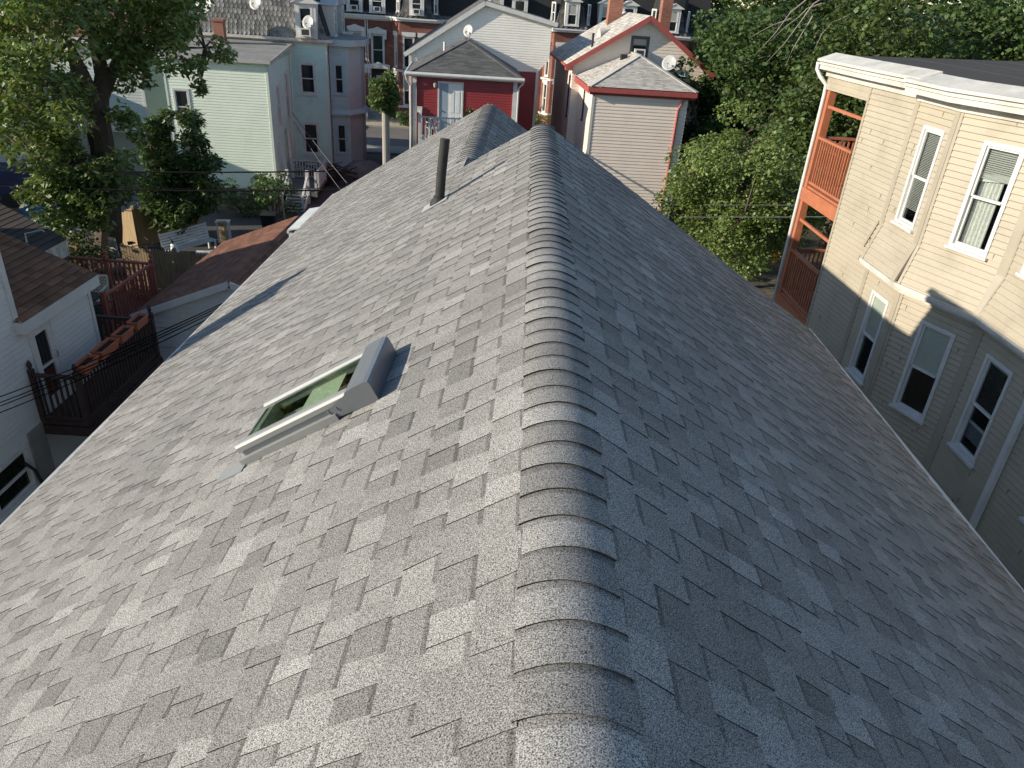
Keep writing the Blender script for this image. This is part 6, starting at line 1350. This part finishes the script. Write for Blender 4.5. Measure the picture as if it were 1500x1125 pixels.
def jit(g, pts, spread):   # clump centres scattered round sight-line samples at several depths
    return pts
g = np.random.default_rng(101)
# --- the big left tree: stout trunk, fork, drooping clumps
Yt = 25.8; P3 = lambda u, v, y=Yt: tuple(onY(u, v, y))
base = tuple(onZ(158, 372, G0))
trunk = ([base, P3(160, 330, 26.5), P3(156, 270, 26.2), P3(150, 215), P3(143, 165)], [.52, .46, .42, .40, .36])
limbs = [([P3(143, 165), P3(120, 110, 25.4), P3(95, 60, 25), P3(80, 0, 24.5), P3(70, -60, 24)], [.30, .24, .19, .13, .06]),
         ([P3(145, 165), P3(150, 110, 26.2), P3(135, 40, 26.6), P3(140, -40, 27)], [.30, .24, .18, .08]),
         ([P3(148, 150, 26), P3(175, 80, 26.8), P3(210, 20, 27.5), P3(240, -40, 28)], [.2, .16, .1, .05]),
         ([P3(120, 110, 25.4), P3(60, 120, 24.2), P3(15, 110, 23.5)], [.14, .09, .04]),
         ([P3(150, 250, 26.2), P3(110, 235, 25), P3(60, 240, 24.2)], [.10, .07, .03]),
         ([P3(175, 80, 26.8), P3(235, 70, 27.2), P3(300, 70, 27.5)], [.09, .06, .025]),
         ([P3(150, 215), P3(185, 245, 26.5), P3(215, 262, 27)], [.08, .05, .02])]
C = []; Rr = []; KEEP_TRUNK = True
def area(n, u0, u1, v0, v1, y0, y1, r0, r1):
    for _ in range(n):
        u, v, y, r = g.uniform(u0, u1), g.uniform(v0, v1), g.uniform(y0, y1), g.uniform(r0, r1)
        if 85 < v < 235 and y < 27 and KEEP_TRUNK:      # keep the trunk and fork in view
            ut = (158 - (345 - v) * .08,) if v > 165 else (143 - (165 - v) * .42, 145)
            if any(abs(u - q) < 8 + r * 20 for q in ut): continue
        C.append(np.array(onY(u, v, y))); Rr.append(r)
area(46, -60, 118, -70, 130, 22.5, 28, .5, 1.0); area(18, 150, 245, -70, 70, 25.5, 29, .5, .95); area(8, 120, 160, -70, 10, 26, 28, .4, .7); area(12, 215, 290, -40, 70, 25, 29, .4, .75)
area(7, 265, 335, 55, 100, 26, 28, .25, .5); area(13, 170, 265, 60, 130, 25, 28, .3, .6); area(22, -40, 112, 120, 240, 22.5, 27, .4, .8); area(10, 60, 128, 190, 270, 23.5, 25.5, .35, .65); area(7, 130, 200, 225, 262, 24, 25.3, .3, .5); area(5, 160, 200, 150, 215, 24.6, 25.4, .2, .4)
area(9, 20, 110, 255, 290, 22.5, 24.5, .25, .45); area(14, 85, 150, 255, 340, 23, 25, .3, .6); area(8, 110, 190, 240, 310, 23.6, 25, .3, .5); area(3, 150, 200, 130, 200, 24, 25, .2, .35); area(5, 290, 305, 110, 140, 26.5, 27, .12, .22)
tree('broadleaf_tree', 'big old tree at the upper left with a stout forked trunk and drooping leaves', base, trunk, limbs, C, Rr, 440, .115, M_LF2, 201, aspect=1.9, droop=.9)
# --- leafy sapling beside it
KEEP_TRUNK = False
b2 = tuple(onZ(262, 352, G0)); C = []; Rr = []; Q = lambda u, v, y=29.2: tuple(onY(u, v, y))
area(34, 218, 300, 195, 300, 27.8, 30.2, .4, .7); area(20, 238, 318, 235, 318, 27.8, 30, .3, .55); area(8, 225, 300, 300, 335, 27.4, 28.5, .25, .4); area(9, 225, 285, 165, 215, 28.5, 30, .3, .5)
tree('leafy_sapling', 'dense dark leafy sapling in front of the mint house corner', b2, ([b2, Q(256, 300), Q(252, 240), Q(246, 170)], [.11, .09, .07, .02]), [([Q(256, 300), Q(285, 262), Q(305, 240)], [.06, .04, .02]), ([Q(252, 240), Q(225, 225)], [.05, .02])], C, Rr, 800, .085, M_LF1, 202, aspect=3.0, droop=1.1)
# --- shrubs along the left
def shrub(name, label, u0, u1, v, Y, h, seed, m, per=500, leaf=.09, r=(.25, .5), n=14, group='shrubs in the yards', dep=.8):
    gg = np.random.default_rng(seed); a, b = onY(u0, v, Y), onY(u1, v, Y); base = ((a[0] + b[0]) / 2, Y, G0); C = []; R_ = []
    for _ in range(n): C.append(np.array([gg.uniform(a[0], b[0]), Y + gg.uniform(-dep, dep), G0 + gg.uniform(.2, h)])); R_.append(gg.uniform(*r))
    B = np.array(base); stems = [([tuple(B + [gg.uniform(-.2, .2), gg.uniform(-.2, .2), 0]), tuple(c)], [.03, .012]) for c in C[:8]]
    return tree(name, label, base, stems[0], stems[1:], C, R_, per, leaf, m, seed, group, cat='shrub', aspect=1.6, twig=0)
shrub('foundation_shrub', 'green shrubs growing against the foundation of the mint house', 318, 385, 300, 33.8, 1.5, 301, M_LF1); shrub('foundation_shrub', 'taller shrubs beside the white porch stairs of the mint house', 378, 425, 300, 33.3, 1.9, 302, M_LF1)
shrub('dark_shrub', 'dark shrub under the big left tree behind the old shed', 60, 140, 350, 24.6, 2.6, 303, M_LF1, n=22, r=(.35, .7)); shrub('low_shrub', 'low weeds at the foot of the shed end board', 100, 120, 365, 21.5, 1.2, 304, M_LF2, n=6)
shrub('corner_shrub', 'black green bush at the street corner of the mint house bay', 505, 525, 230, 48.5, 2.6, 305, M_LF1, n=10, r=(.3, .55)); shrub('hedge', 'clipped green hedge before the brick bay between the red and pink houses', 772, 806, 172, 61.5, 1.2, 306, M_LF2, n=12, r=(.4, .6))
shrub('yard_shrub', 'bright green plant by the foot of the rust orange porches', 1105, 1150, 430, 19.5, 1.3, 307, M_LF2, n=8); shrub('yard_weed', 'scattered weeds on the earth of the right yard', 1060, 1110, 390, 30.5, .5, 308, M_LF2, n=10, r=(.15, .3), dep=2.5)
shrub('front_shrub', 'dark shrub beside the front steps of the brick row', 585, 600, 150, 60.5, 1.0, 309, M_LF1, n=6, r=(.3, .5))
# --- right side: small pale pear tree in front of a belt of tall dark trees
def crown(gg, c, rad, n, r0, r1, shell=.55, low=-.7):
    C = []; R_ = []
    while len(C) < n:
        d = gg.normal(size=3); d /= np.linalg.norm(d)
        if d[2] < low: continue
        k = gg.uniform(shell, 1.0); w_ = 1 + .18 * math.sin(d[0] * 4.1 + c[0]) + .14 * math.sin(d[1] * 5.3 + d[2] * 3.7 + c[1]); C.append(np.array(c) + d * np.array(rad) * k * w_); R_.append(gg.uniform(r0, r1))
    return C, R_
def round_tree(name, label, x, y, cz, rad, n, r0, r1, per, leaf, m, seed, lean=(0, 0), tint=(1, 1, 1), bark=None, tr=.28, low=-.7, aspect=1.3, shell=.5):
    gg = np.random.default_rng(seed); base = (x, y, G0); c = np.array([x + lean[0], y + lean[1], cz]); C, R_ = crown(gg, c, rad, n, r0, r1, shell, low)
    top = c + [0, 0, rad[2] * .55]; mid = np.array(base) * .45 + c * .55 + [0, 0, -rad[2] * .25]
    trunk = ([base, tuple(mid), tuple(c), tuple(top)], [tr, tr * .75, tr * .5, tr * .15]); limbs = []
    for k in range(9):
        a = k * 2.4 + seed; e = c + np.array([math.cos(a) * rad[0] * .75, math.sin(a) * rad[1] * .75, rad[2] * gg.uniform(-.3, .6)]); s_ = mid + (top - mid) * gg.uniform(0, .6); limbs.append(([tuple(s_), tuple((s_ + e) / 2 + [0, 0, .3]), tuple(e)], [tr * .35, tr * .22, tr * .06]))
    return tree(name, label, base, trunk, limbs, C, R_, per, leaf, m, seed, bark=bark, tint=tint, aspect=aspect)
pb = onZ(1078, 402, G0)
round_tree('pear_tree', 'small pale green tree with fine leaves between our roof and the beige house', 8.6, 28.2, -5.0, (3.1, 2.6, 2.8), 165, .4, .8, 560, .082, M_LF3, 401, tr=.13, low=-.85, aspect=1.6, lean=(-.3, 0))
BELT = [('tall tree with pale leaning branches right of the pink house', 12.0, 39.0, -2.6, (4.3, 3.6, 4.6), 402), ('tall dark tree behind the rust orange porches', 14.2, 33.5, -2.4, (3.9, 3.4, 4.6), 403), ('tall dark tree rising just left of centre behind the beige house roof', 19.5, 36.5, -1.6, (4.4, 3.8, 5.2), 404),
        ('broad tree behind the middle of the beige house roof', 25.5, 36.0, -1.2, (4.2, 3.8, 5.0), 405), ('tree filling the upper right corner behind the beige roof', 31.0, 38.0, -1.2, (4.6, 4.0, 5.4), 406), ('low shadowed tree under the belt beside the right yard', 16.0, 37.5, -5.2, (4.2, 3.0, 3.0), 407),
        ('far tree filling the gap right of the brick row', 14.5, 50.0, -.4, (4.8, 4.2, 5.6), 408), ('far tree beyond the belt of dark trees, left', 20.5, 50.0, .6, (5.4, 4.6, 6.4), 409), ('far tree beyond the belt of dark trees, middle', 29.0, 50.0, .8, (5.4, 4.6, 6.4), 410), ('far tree beyond the belt of dark trees, right', 38.0, 50.0, .8, (5.6, 4.6, 6.4), 411)]
for i, (lab_, x, y, cz, rad, sd_) in enumerate(BELT):
    far_ = y > 45
    if i == 0: x = 11.6
    round_tree('shade_tree', lab_, x, y, cz, rad, 112 if not far_ else 90, .6, 1.15, 270 if not far_ else 70, .165 if not far_ else .30, M_LF1, sd_, tint=(1.0 + .1 * (i % 2), 1, 1))
round_tree('shade_tree', 'slim tree behind the salmon eave of the pink house', 9.6, 42.5, -3.2, (2.2, 2.4, 4.6), 60, .6, 1.0, 180, .18, M_LF1, 412)
# pale bare limbs reaching out of the tall tree right of the pink house
host = [o for o in COL.objects if o.get('label', '').startswith('tall tree with pale leaning')][0]; B = np.array(host.location); gg = random.Random(4)
for k, (u0, v0, u1, v1) in enumerate(((1205, -20, 1108, 82), (1215, -10, 1122, 95), (1200, 8, 1135, 60), (1190, 22, 1150, 96), (1160, 30, 1098, 60), (1245, 20, 1190, 70))):
    y = 34.6 + gg.uniform(-.4, .4); a, b = np.array(onY(u0, v0, y)), np.array(onY(u1, v1, y - .5)); p = [a + (b - a) * t + np.array([gg.uniform(-.12, .12), 0, .25 * math.sin(3.1 * t) + gg.uniform(-.1, .1)]) for t in (0, .25, .5, .75, 1)]
    mb = MB(); mb.tube([Vector(q - B) for q in p], [.035, .03, .022, .014, .006], 5); mb.build('bare_limb', mat('bleached_wood', (.30, .26, .21), .9, .15), host)
round_tree('far_tree', 'tree rising behind the right end of the brick row', 15.5, 74, -.8, (5.0, 4.0, 6.2), 80, .9, 1.5, 60, .36, M_LF1, 520)
round_tree('far_tree', 'tree beyond the street to the right of the brick row', 24.5, 72, -.5, (6.0, 4.0, 6.4), 90, .9, 1.5, 60, .36, M_LF1, 521)
# far trees closing the horizon on the left
for i, (x, y, lab_) in enumerate(((-33, 62, 'far tree beyond the pale house, leftmost'), (-27, 66, 'far tree beyond the pale house, second from left'), (-21.5, 61, 'far tree behind the mansard roof of the mint house'), (-40, 60, 'far tree at the very left edge of the view'))):
    round_tree('far_tree', lab_, x, y, -2.5, (4.5, 4.0, 5.2), 70, .8, 1.4, 60, .34, M_LF1, 500 + i)
